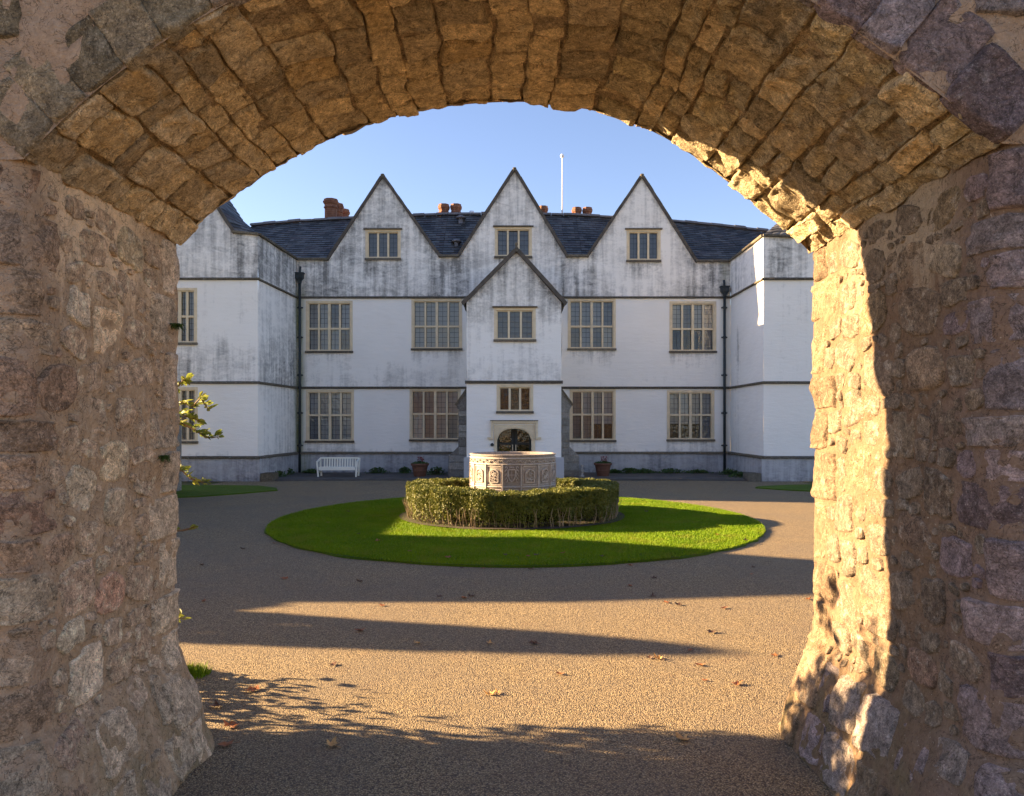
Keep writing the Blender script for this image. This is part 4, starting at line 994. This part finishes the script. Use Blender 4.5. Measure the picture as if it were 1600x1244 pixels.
# leaves thin out towards the bare stems
zz = (np.random.rand(N)**.48)*zt; r_o = RO+wob-.05*(1-zz/zt)**2
R = np.where(so, r_o-np.abs(np.random.randn(N))*.035, np.where(to, RI+np.random.rand(N)*(RO-RI)+wob*.5, RI-wob+np.abs(np.random.randn(N))*.03))
Z = np.where(so, zz, np.where(to, zt+np.random.randn(N)*.012, zz))
po[:, 0] = ct*R; po[:, 1] = st_*R; po[:, 2] = Z
nn_[:, 0] = np.where(so, ct, np.where(si, -ct, 0)); nn_[:, 1] = np.where(so, st_, np.where(si, -st_, 0)); nn_[:, 2] = np.where(to, 1, .25)
kp = ~(so & (po[:, 2] < .34) & (np.random.rand(N) > .45+.6*np.clip(po[:, 2]/.34, 0, 1)**1.2*(.6+.6*np.sin(th*11)**2))); po = po[kp]; nn_ = nn_[kp]; v, f = leaves(po, nn_, .017)
np_mesh('foliage', v, f, M_box, hedge, smooth=False)
# dark twiggy core
m_ = MB(); m_.lathe([(RO-.3, .12), (RO-.2, .3), (RO-.1, .44), (RO-.08, HH-.04), (RI+.06, HH-.04), (RI+.1, .3)], 72); m_.build('core', plain('hedge_core', (.035, .032, .012), .95, bmp=.05, sc=20), hedge)
m_ = MB()
for i in range(240):
    t = random.uniform(0, 6.283); r = RO-.07+random.uniform(-.06, .03); x, y = r*math.cos(t), r*math.sin(t); 
    p = [(x, y, 0)]; 
    for j in range(4):
        x += random.uniform(-.035, .035)+.012*math.cos(t); y += random.uniform(-.035, .035)+.012*math.sin(t); p.append((x, y, .1*(j+1)))
    m_.tube(p, [.010, .008, .006, .005, .003], 5, False)
tag(m_.build('stems', M_twig, hedge), kind='stuff')
ms = MB(); ms.add([(x-HC[0], y-HC[1], .05+.02*random.random()) for x, y in ell(HC[0], HC[1], RO+.12, RO+.12, 60)], [tuple(range(60))]); o = ms.build('hedge_bed', M_soil, None, loc=(HC[0], HC[1], 0)); tag(o, kind='structure')
# ------------------------------------------------------------------ basin
BR, BZ = .84, 1.28
basin = thing('round_basin', 'round carved grey-pink cistern with panels and a shield of arms, in the hedge ring', 'basin', (.015, 15.4, 0))
m_ = MB(); m_.lathe([(BR*.97, .12), (BR, .14), (BR, BZ-.03), (BR+.018, BZ-.025), (BR+.02, BZ), (BR-.03, BZ+.006), (BR-.045, BZ-.01), (BR-.05, .85)], 120); m_.build('drum', M_basin, basin, smooth=False)
m_ = MB(); m_.lathe([(0.001, .9), (BR-.045, .9)], 60); m_.build('water', M_water, basin)
m_ = MB(); m_.lathe([(BR+.06, 0), (BR+.06, .14), (0.01, .15)], 60); m_.build('base', M_butt, basin)
zb1, zb2 = .67, 1.10
def bpt(a, z, r): return ((BR+r)*math.sin(a), -(BR+r)*math.cos(a), z)
def curvebar(mb, pts, wd, h):
    """raised bead following (angle, z) points on the drum"""
    h = h*1.7; wd = wd*1.15
    for (a0, z0), (a1, z1) in zip(pts[:-1], pts[1:]):
        p0 = Vector(bpt(a0, z0, h*.3)); p1 = Vector(bpt(a1, z1, h*.3)); am = (a0+a1)/2; up = (math.sin(am), -math.cos(am), 0); mb.bar(p0, p1, wd, h, up)
for zb in (zb1, zb2, BZ-.07, .2):
    m_ = MB(); m_.lathe([(BR-.005, zb-.016), (BR+.016, zb-.012), (BR+.02, zb), (BR+.016, zb+.012), (BR-.005, zb+.016)], 120); m_.build('band', M_bead, basin)
NP = 15; a0_ = math.radians(-1.2)
for k in range(NP):
    ac = a0_+2*math.pi*k/NP; hw = math.pi/NP
    m_ = MB(); curvebar(m_, [(ac+hw, .2), (ac+hw, zb2)], .022, .022); m_.build('rib', M_bead, basin)
    if math.cos(ac) < -.2: continue
    p = MB()
    i_ = hw*.82
    if abs(k) != 0:
        for zlo, zhi in ((.25, .62), (.71, 1.06)):
            curvebar(p, [(ac-i_, zlo), (ac-i_, zhi), (ac+i_, zhi), (ac+i_, zlo), (ac-i_, zlo)], .012, .012)
        j = hw*.5; pts = [(ac-j, .76), (ac-j, .93)]+[(ac-j*math.cos(t), .93+.07*math.sin(t)) for t in np.linspace(0, math.pi, 9)]+[(ac+j, .93), (ac+j, .76), (ac-j, .76)]
        curvebar(p, pts, .016, .018)
        # low relief figure inside, made of knots
        for t in range(9):
            aa = ac+random.uniform(-.6, .6)*j; z_ = random.uniform(.79, .95); c = [(aa+.035*math.cos(q), z_+.03*math.sin(q)) for q in np.linspace(0, random.uniform(3, 6), 6)]; curvebar(p, c, .010, .016)
        p.build('panel', M_bead, basin)
    else:
        # shield with mantling scrolls
        sh = [(-.062, 1.0), (.062, 1.0), (.066, .90), (.045, .82), (0, .77), (-.045, .82), (-.066, .90), (-.062, 1.0)]
        curvebar(p, [(ac+a*1.25, z_) for a, z_ in sh], .016, .024); curvebar(p, [(ac, .79), (ac, 1.0)], .010, .02); curvebar(p, [(ac-.075, .9), (ac+.075, .9)], .010, .02)
        for sx in (-1, 1):
            for z_, r in ((.80, .035), (.88, .03), (.96, .035), (1.03, .028)):
                curvebar(p, [(ac+sx*(.125+r*.9*math.cos(q)), z_+r*math.sin(q)) for q in np.linspace(0, 5, 8)], .011, .02)
        curvebar(p, [(ac-.05, 1.03), (ac-.02, 1.055), (ac, 1.035), (ac+.02, 1.055), (ac+.05, 1.03)], .014, .022)
        curvebar(p, [(ac-.15, .25), (ac-.15, .62), (ac+.15, .62), (ac+.15, .25)], .012, .012)
        p.build('shield_of_arms', M_bead, basin)
# scrolling frieze round the top
fz = MB()
for k in range(60):
    ac = a0_+2*math.pi*k/60
    if math.cos(ac) < -.1: continue
    s = 1 if k % 2 else -1; pts = [(ac+.05*q, 1.155+s*.022*math.sin(q*math.pi)) for q in np.linspace(-1, 1, 8)]; curvebar(fz, pts, .009, .014)
    curvebar(fz, [(ac+.02*math.cos(q), 1.155-s*.015+.014*math.sin(q)) for q in np.linspace(0, 5.5, 6)], .007, .016)
fz.build('frieze', M_bead, basin)
# ------------------------------------------------------------------ bench
YB_ = 26.3; bx0, bx1 = X_(497, YB_), X_(561, YB_); bc = (bx0+bx1)/2; BW = bx1-bx0
bench = thing('garden_bench', 'white painted slatted garden bench against the grey plinth, left of the entrance', 'bench', (bc, YB_, .05), 0)
hw = BW/2
m_ = MB(); 
for k in range(5): m_.box(-hw+.08, hw-.08, -.22+k*.09, -.15+k*.09, .30, .325)
m_.box(-hw+.08, hw-.08, -.25, -.225, .22, .33); m_.build('seat', M_white, bench, bevel=.004)
m_ = MB()
npts = 9
for i in range(npts-1):
    x0, x1 = [-hw+.03+(2*hw-.06)*(i+j)/(npts-1) for j in (0, 1)]; y = lambda x: .24-.10*(abs(x)/hw)**4
    m_.bar((x0, y(x0), .62), (x1, y(x1), .62), .035, .05)
m_.build('top_rail', M_white, bench)
for i in range(13):
    x = -hw+.17+(2*hw-.34)*i/12; s = MB(); s.bar((x, .21, .31), (x, .235, .60), .045, .015, up=(0, 1, 0)); s.build('slat', M_white, bench)
for sx in (-1, 1):
    for y, h, nm in ((-.22, .50, 'leg'), (.22, .62, 'leg')):
        s = MB(); s.bar((sx*(hw-.06), y, -.0), (sx*(hw-.02-(.0)), y, h), .06, .05); s.build(nm, M_white, bench)
    s = MB(); s.bar((sx*(hw-.02), -.25, .50), (sx*(hw-.03), .2, .60), .06, .03); s.build('arm', M_white, bench)
    s = MB(); s.bar((sx*(hw-.05), -.2, .16), (sx*(hw-.05), .2, .16), .03, .04); s.build('stretcher', M_white, bench)
# ------------------------------------------------------------------ pots with plants
def pot(px, Y, lab, lab2, w_=.30):
    x = X_(px, Y); p = thing('plant_pot', lab, 'pot', (x, Y, .05), 0, 'terracotta pots beside the porch')
    m_ = MB(); m_.lathe([(w_*.62, 0), (w_*.68, .03), (w_*.9, .34), (w_*.93, .37), (w_*1.03, .38), (w_*1.05, .44), (w_*.97, .45), (w_*.9, .4), (0.01, .39)], 28); m_.build('body', M_terra, p, smooth=True)
    m_ = MB(); m_.lathe([(w_*.79, .18), (w_*.84, .19), (w_*.84, .21), (w_*.8, .22)], 28); m_.build('band', M_terra, p)
    m_ = MB(); m_.lathe([(0.01, .405), (w_*.93, .405)], 20); m_.build('soil', M_soil, p)
    t = thing('potted_plant', lab2, 'plant', (x, Y, .46), 0, 'plants growing in the two pots')
    N = 420; a = np.random.rand(N)*6.28; r = np.sqrt(np.random.rand(N))*w_*.95; z = .02+.1*np.random.rand(N)*(1.2-r/w_)
    v, f = leaves(np.c_[r*np.cos(a), r*np.sin(a), z], np.tile([0, 0, 1.], (N, 1)), .03); np_mesh('foliage', v, f, M_green, t, smooth=False)
    N = 120; a = np.random.rand(N)*6.28; r = np.sqrt(np.random.rand(N))*w_*.4; z = .1+.16*np.random.rand(N)
    v, f = leaves(np.c_[r*np.cos(a)+.03, r*np.sin(a), z], np.tile([0, 0, 1.], (N, 1)), .022); np_mesh('flower', v, f, M_red, t, smooth=False)
pot(656, 26.3, 'tapered terracotta pot standing left of the porch near the bench', 'green plant with dark red flowers in the pot left of the porch')
pot(942, 26.5, 'tapered terracotta pot standing right of the porch', 'green plant with dark red flowers in the pot right of the porch')
# low planting along the wall
def lowplant(x, y, w_, h, lab, group='low leafy plants at the foot of the house wall', N=260, mat=None, sz=.045):
    t = thing('low_plant', lab, 'plant', (x, y, .05), 0, group)
    p = np.random.randn(N, 3)*[w_*.4, .12, 0]; p[:, 2] = np.random.rand(N)*h*np.exp(-(p[:, 0]/w_)**2*1.2)
    v, f = leaves(p, np.tile([0, -.3, 1.], (N, 1)), sz); np_mesh('foliage', v, f, mat or M_green, t, smooth=False)
    m_ = MB()
    for k in range(8): xx = random.uniform(-.4, .4)*w_; m_.tube([(xx*.5, 0, 0), (xx, random.uniform(-.1, .05), h*.7)], [.008, .004], 5)
    tag(m_.build('stem', M_bark, t), kind='stuff')
LP = [(448, 27.3, .35, .38, 'bushy green plant beside the left drainpipe'), (432, 26.2, .4, .3, 'green plant trailing along the left wing wall'), (486, 28.0, .35, .22, 'low green plant just behind the left end of the bench'),
      (590, 28.0, .4, .32, 'leafy plant between bench and left pot'), (632, 28.0, .25, .36, 'small upright plant just left of the left pot'), (682, 27.2, .4, .42, 'dense dark green plant between left pot and buttress'),
      (985, 28.0, .55, .28, 'low green clump right of the right pot'), (1008, 28.0, .45, .22, 'low green clump below the gap between right windows'), (1050, 28.0, .6, .26, 'green clump under the far right ground floor window'), (1090, 28.0, .5, .2, 'low trailing clump near the right drainpipe'),
      (1140, 27.2, .45, .3, 'green plant in the corner at the right drainpipe'), (1160, 26.0, .45, .26, 'green plant spreading along the right wing wall'), (960, 28.0, .3, .2, 'small plant behind the right pot')]
for px, Y, w_, h, lab in LP: lowplant(X_(px, Y), Y, w_, h*.65, lab)
# low stone blocks at the wing corners
for px, Y, lab in ((413, 24.75, 'dark mossy stone trough at the corner of the left wing'), (1183, 24.75, 'dark mossy stone trough at the corner of the right wing')):
    t = thing('stone_trough', lab, 'trough', (X_(px, Y)+(.12 if px < 800 else -.12), Y+.15, 0), 0, 'stone troughs at the wing corners')
    m_ = MB(); m_.box(-.2, .2, -.3, -.22, 0, .26).box(-.2, .2, .22, .3, 0, .26).box(-.2, -.14, -.22, .22, 0, .26).box(.14, .2, -.22, .22, 0, .26); m_.build('body', M_string, t); MB().box(-.14, .14, -.22, .22, 0, .2).build('soil', M_soil, t)
# small pale garden ornament right of the porch
m_ = MB(); m_.lathe([(.09, 0), (.09, .04), (.05, .06), (.06, .14), (.075, .2), (.06, .26), (.035, .29), (.05, .33), (.045, .38), (0.002, .41)], 14)
o = m_.build('garden_ornament', M_butt, None, smooth=True, loc=(X_(909, 26.2), 26.2, .05)); tag(o, 'small pale stone ornament on the apron between buttress and right pot', 'ornament')
# ------------------------------------------------------------------ shrub on the left pier, court side
shrub = thing('wall_shrub', 'sunlit yellow-green leafy shrub growing behind the left pier, branches reaching into the opening', 'shrub', (-2.9, 5.1, 0))
st0 = MB()
br = []
def branch(p, d, L, r, depth):
    pts = [p]; dd = d.copy()
    for k in range(6):
        dd = (dd+Vector((random.uniform(-.2, .2), random.uniform(-.2, .2), random.uniform(-.12, .2)))).normalized(); pts.append(pts[-1]+dd*L/6)
    st0.tube(pts, [r*(1-.75*i/6) for i in range(7)], 5, False); br.append(pts)
    if depth:
        for k in range(4): i = random.randint(2, 6); branch(pts[i], (dd+Vector((random.uniform(-1, 1), random.uniform(-.6, .8), random.uniform(-.4, .8)))).normalized(), L*.5, r*.5, depth-1)
base = Vector((-2.9, 5.1, 0))
for k in range(7): branch(Vector((random.uniform(-1.3, .1), random.uniform(-.35, .0), 0)), Vector((random.uniform(-.3, .18), random.uniform(-.15, .1), 1)).normalized(), random.uniform(1.0, 1.75), .02, 2)
def tw(px, py, Y): return Vector((X_(px, Y), Y, Z_(py, Y)))-base
VIS = [[(262, 640), (285, 628), (300, 636), (313, 622), (326, 640)], [(262, 660), (285, 662), (305, 672), (322, 684), (342, 683)], [(262, 615), (280, 602), (288, 592), (291, 596)], [(262, 730), (285, 736), (298, 748), (318, 754)],
       [(262, 650), (282, 648), (296, 652), (312, 658)], [(262, 830), (285, 829), (297, 826), (304, 823)], [(262, 970), (278, 966), (290, 966)]]
LP_ = []
for ch in VIS:
    Yb = random.uniform(5.0, 5.35); pts = [tw(px, py, Yb+random.uniform(-.04, .04)) for px, py in ch]; st0.tube(pts, [.006]*(len(pts)-1)+[.003], 5, False)
    for i in range(len(pts)-1):
        for t in (0, .35, .7): LP_.append(pts[i].lerp(pts[i+1], t))
    LP_.append(pts[-1])
tag(st0.build('stem', M_bark, shrub), kind='stuff')
lm = bpy.data.meshes.new('leaf'); 
lm.from_pydata([(0, 0, 0), (.018, .03, .004), (.02, .05, .006), (.011, .075, .002), (0, .092, -.006), (-.011, .075, .002), (-.02, .05, .006), (-.018, .03, .004), (0, .03, -.003), (0, .06, -.004)], [],
    [(0, 1, 8), (1, 2, 9, 8), (2, 3, 9), (3, 4, 9), (4, 5, 9), (5, 6, 9), (6, 7, 8, 9), (7, 0, 8)]); lm.materials.append(M_shrub)
for p in LP_:
    for k in range(0 if (p.z+base.z < 1.45 and random.random() < .6) else (3 if random.random() < .6 else 4)):
        o = link('leaf', lm, None, shrub, p+Vector((random.uniform(-.012, .012), random.uniform(-.02, .02), random.uniform(-.012, .012)))); o.rotation_euler = (random.uniform(-.7, 1.0), random.uniform(-1.2, 1.2), random.uniform(-2.4, .8)); s = random.uniform(.4, .85); o.scale = (s, s, s)
# the mass of the shrub out of sight behind the pier
pts = []
for b in br:
    for i in range(2, 7):
        for k in range(11): pts.append(b[i]+Vector((random.gauss(0, .07), random.gauss(0, .06), random.gauss(0, .07))))
for k in range(1500):
    xx = random.uniform(-.75, .3); yy = random.uniform(.0, .85); pts.append(Vector((xx, yy, abs(random.gauss(0, .28))*(1-.5*yy))))
pts = np.array([tuple(p) for p in pts]); wx = pts[:, 0]+base.x; wy = pts[:, 1]+base.y
pts = pts[(wx/wy < -.455) & (wy > 4.6)]
v, f = leaves(pts, np.tile([0, 0, .5], (len(pts), 1)), .04); tag(np_mesh('leaf_mass', v, f, M_shrub, shrub, smooth=False), kind='stuff')
# grass tuft at the pier foot, small ferns in the joints
def tuft(x, y, z, n_, r, h, lab, cat, name, mat, hang=False):
    N = n_; a = np.random.rand(N)*6.28; rr = np.random.rand(N)*r; b = np.random.rand(N)*6.28; wd = .004
    v = np.zeros((N, 3, 3)); bx, by = rr*np.cos(a), rr*np.sin(a); hh = h*(.4+.8*np.random.rand(N))
    v[:, 0] = np.c_[bx-np.cos(b)*wd, by-np.sin(b)*wd, 0*bx]; v[:, 1] = np.c_[bx+np.cos(b)*wd, by+np.sin(b)*wd, 0*bx]; v[:, 2] = np.c_[bx+np.cos(b+1)*hh*.5, by+np.sin(b+1)*hh*.5, hh*(-.6 if hang else 1)]
    o = np_mesh(name, v.reshape(-1, 3), np.arange(N*3).reshape(-1, 3), mat, None, smooth=False, loc=(x, y, z)); return tag(o, lab, cat)
tuft(-2.43, 5.78, 0, 900, .15, .065, 'bright sunlit grass tuft at the foot of the left pier', 'grass', 'grass_tuft', M_blade)
tuft(XL+.03, 4.36, 2.46, 120, .035, .07, 'upper small fern growing from the joints of the left pier', 'fern', 'wall_fern', M_green, True)
tuft(XL+.03, 4.2, 1.72, 120, .03, .07, 'lower small fern growing from the joints of the left pier', 'fern', 'wall_fern', M_green, True)
# ------------------------------------------------------------------ fallen leaves
def mkleaf(seed, mat):
    rs = random.Random(seed); m = bpy.data.meshes.new('fallen_leaf'); V = [(0, 0, .004)]; n_ = 15
    for k in range(n_):
        a = 6.283*k/n_; r = (.075 if k % 3 == 0 else .045)*(1+.25*rs.uniform(-1, 1)); V.append((r*math.cos(a), r*math.sin(a)*.75, .006+.035*rs.random()*(r/.07)**2))
    for k in range(n_):
        a = 6.283*k/n_; r = .03; V.append((r*math.cos(a), r*math.sin(a)*.75, .006+.01*rs.random()))
    Fc = [(0, n_+1+k, n_+1+(k+1) % n_) for k in range(n_)]+[(n_+1+k, 1+k, 1+(k+1) % n_, n_+1+(k+1) % n_) for k in range(n_)]
    b = len(V); V += [(0, 0, .006), (0, .004, .006), (.08, .05, .01), (.08, .054, .012)]; Fc.append((b, b+1, b+3, b+2))
    m.from_pydata(V, [], Fc); m.materials.append(mat); return m
LM = {c: [mkleaf(i+10*ord(c), m) for i in range(3)] for c, m in (('A', M_leafA), ('B', M_leafB), ('C', M_leafC))}
BIG = [(395, 1080, 'A', 1.0, 'large curled russet leaf on the sunlit gravel near the left pier foot'), (362, 1136, 'A', 1.0, 'reddish brown leaf in the shade right of the left pier foot'), (352, 1166, 'A', 1.0, 'russet leaf lowest of those by the left pier foot'),
       (519, 1166, 'B', 1.0, 'pale tan leaf lying in the dappled shade at the bottom left'), (765, 1086, 'B', .7, 'pale orange leaf left of a close twin in the middle of the drive'), (777, 1084, 'B', .6, 'pale orange leaf right of a close twin in the middle of the drive'), (1066, 1157, 'B', 1.0, 'yellow upstanding leaf at the edge of the foreground shade'),
       (1112, 989, 'C', 1.0, 'dark brown crumpled leaf in the shadow band at right'), (1210, 1025, 'A', .8, 'orange leaf on the gravel close to the right pier'), (1252, 1043, 'A', .8, 'orange leaf touching the foot of the right pier'),
       (1028, 1030, 'B', .9, 'pale tan leaf in the lower edge of the right shadow band'), (1014, 1029, 'C', .6, 'small dark leaf beside the pale tan leaf in the shadow band'), (875, 1054, 'A', .6, 'brown leaf on sunlit gravel below the middle shadow band'), (1151, 1070, 'A', .8, 'rust brown leaf on the sunlit gravel left of the right pier'),
       (1079, 1017, 'A', .6, 'brown leaf just above its neighbour below the right shadow band'), (1093, 1040, 'A', .7, 'long brown leaf lying below the right shadow band'), (340, 1105, 'C', 1.0, 'dark leaf uppermost in the shade beside the left pier foot'), (563, 909, 'C', .9, 'dark leaf lying on the gravel below the lawn edge at left'),
       (765, 1006, 'B', .7, 'tan leaf in the middle of the central shadow band'), (652, 1006, 'B', .6, 'tan leaf at the lower edge of the shadow band left of centre'), (1100, 1064, 'A', .5, 'small orange leaf on sunlit gravel above the rust brown one')]
for i, (px, py, c, s, lab) in enumerate(BIG):
    Y = CAMH*F/(py-HY); o = link('fallen_leaf', LM[c][i % 3], None, None, (X_(px, Y), Y, .004)); o.rotation_euler = (0, 0, random.uniform(0, 6.28)); o.scale = (s*.85,)*3; tag(o, lab, 'leaf', 'fallen leaves on the drive')
SM = [(318, 940), (315, 883), (597, 947), (687, 933), (725, 935), (737, 932), (562, 986), (835, 1007), (1040, 942), (1060, 946), (1131, 951), (1020, 932), (445, 905), (520, 1040), (984, 916), (1022, 904), (1174, 898), (1176, 887), (1262, 937), (722, 888), (755, 889), (830, 890), (985, 884), (380, 858), (430, 850)]
SML = ['small leaf in the shade beside the left pier, level with the lit strip tip', 'small leaf farthest back in the shade beside the left pier', 'small leaf on the lit strip just below the dark leaf', 'small leaf on the lit strip in line with the hedge left half',
 'upper left leaf of a pair on the lit strip below the hedge', 'lower right leaf of a pair on the lit strip below the hedge', 'small leaf in the left part of the middle shadow band', 'small leaf in the middle shadow band below the lawn centre', 'left leaf of a pair on the lit strip right of centre',
 'right leaf of a pair on the lit strip right of centre', 'small leaf on the lit strip nearer to the right pier', 'small pale leaf at the upper edge of the lit strip right of centre', 'small leaf in the shade left below the lawn edge', 'small leaf alone on sunlit gravel in the left foreground',
 'left leaf of three in the shade between lawn and lit strip', 'middle leaf of three in the shade between lawn and lit strip', 'right leaf of three in the shade between lawn and lit strip', 'small leaf in the shade behind the three right of the lawn front', 'small leaf lying against the right pier on the lit strip',
 'left leaf along the front edge of the lawn', 'second leaf from the left along the front edge of the lawn', 'third leaf from the left along the front edge of the lawn', 'rightmost leaf along the front edge of the lawn', 'leaf on shaded gravel left of the lawn', 'leaf on shaded gravel close to the left edge of the lawn']
SGL = ['rightmost of the leaves grouped on the front lawn below the basin', 'second from the right of the leaves grouped on the front lawn', 'third from the right of the leaves grouped on the front lawn', 'leftmost of the leaves grouped on the front lawn below the basin', 'brown leaf on the sunlit right tip of the lawn',
 'brown leaf near the right rim of the lawn in front', 'brown leaf on the lawn left of the hedge foot', 'brown leaf on the shaded left half of the lawn', 'brown leaf near the left rim of the lawn', 'brown leaf in the hedge shadow on the lawn', 'brown leaf on the front lawn left of the group', 'brown leaf far back on the left lawn',
 'brown leaf at the very front of the lawn, left of centre', 'brown leaf at the front of the lawn right of the group']
for i, (px, py) in enumerate(SM):
    Y = CAMH*F/(py-HY); o = link('fallen_leaf', LM['AC'[i % 2]][i % 3], None, None, (X_(px, Y), Y, .004)); o.rotation_euler = (0, 0, random.uniform(0, 6.28)); s = random.uniform(.5, .8); o.scale = (s,)*3; tag(o, SML[i], 'leaf', 'small dry leaves scattered on the gravel')
SG = [(878, 865), (838, 868), (825, 870), (790, 868), (1120, 836), (1165, 845), (590, 846), (560, 835), (512, 817), (1010, 800), (640, 862), (545, 800), (700, 872), (940, 870)]
for i, (px, py) in enumerate(SG):
    Y = (CAMH-.05)*F/(py-HY); o = link('fallen_leaf', LM['AC'[i % 2]][i % 3], None, None, (X_(px, Y), Y, .055)); o.rotation_euler = (0, 0, random.uniform(0, 6.28)); s = random.uniform(.6, .9); o.scale = (s,)*3; tag(o, SGL[i], 'leaf', 'small dry leaves on the lawn')
# ------------------------------------------------------------------ out of the picture on the left: unseen casters added for the long shadows
def yew(x, y, h, r, lab, seed):
    t = thing('shadow_yew', lab, 'tree', (x, y, 0)); N = 9000; rs = np.random.RandomState(seed); z = rs.rand(N); a = rs.rand(N)*6.283; R = r*np.sqrt(np.clip(1-(z*1.0)**2.2, 0, 1))*(.6+.4*np.sqrt(rs.rand(N)))*(1+.12*np.sin(3*a+z*9))
    v, f = leaves(np.c_[R*np.cos(a), R*np.sin(a), .15+z*(h-.15)], np.c_[np.cos(a), np.sin(a), 0*a+.3], .075); np_mesh('crown', v, f, M_green, t, smooth=False)
    m_ = MB(); m_.tube([(0, 0, 0), (0, 0, h*.8)], [.12, .03], 8); m_.build('trunk', M_bark, t)
yew(-12.2, 8.95, 4.2, .68, 'unseen narrow yew added to cast shade beside the outbuilding, left of the view', 3); yew(-11.1, 9.65, 2.55, 1.5, 'unseen broad yew added to cast shade in front of the narrow one, left of the view', 5)  # both added; their outlines shape the shadow bands on the gravel
ob = thing('shadow_outbuilding', 'unseen added stone outbuilding with slate roof, left of the view', 'building', (-14.3, 12.6, 0))  # added out of view to shade the front of the lawn
m_ = MB(); m_.box(-2, 2, -1.95, 1.95, 0, 4.0); m_.add([(-2, -1.95, 4), (-2, 1.95, 4), (-2, 0, 5.9), (2, -1.95, 4), (2, 1.95, 4), (2, 0, 5.9)], [(0, 1, 2), (3, 5, 4)]); m_.build('wall', M_butt, ob)
m_ = MB(); m_.add([(-2.2, -2.15, 3.85), (2.2, -2.15, 3.85), (2.2, 0, 5.95), (-2.2, 0, 5.95), (2.2, 2.15, 3.85), (-2.2, 2.15, 3.85)], [(0, 1, 2, 3), (3, 2, 4, 5)]); m_.build('roof', M_verge, ob)
MB().box(2.0, 2.04, -.5, .5, 0, 2.1).build('door', M_bark, ob)
gw = thing('shadow_wall', 'long low stone wall added unseen to shade the lawn, left of the view', 'wall', (-9.3, 17.4, 0)); MB().box(-.2, .2, -3.8, 3.75, 0, 2.05).build('stonework', M_butt, gw); MB().box(-.25, .25, -3.85, 3.8, 2.05, 2.16).build('coping', M_string, gw)  # added out of view; its height sets where the lawn shadow ends
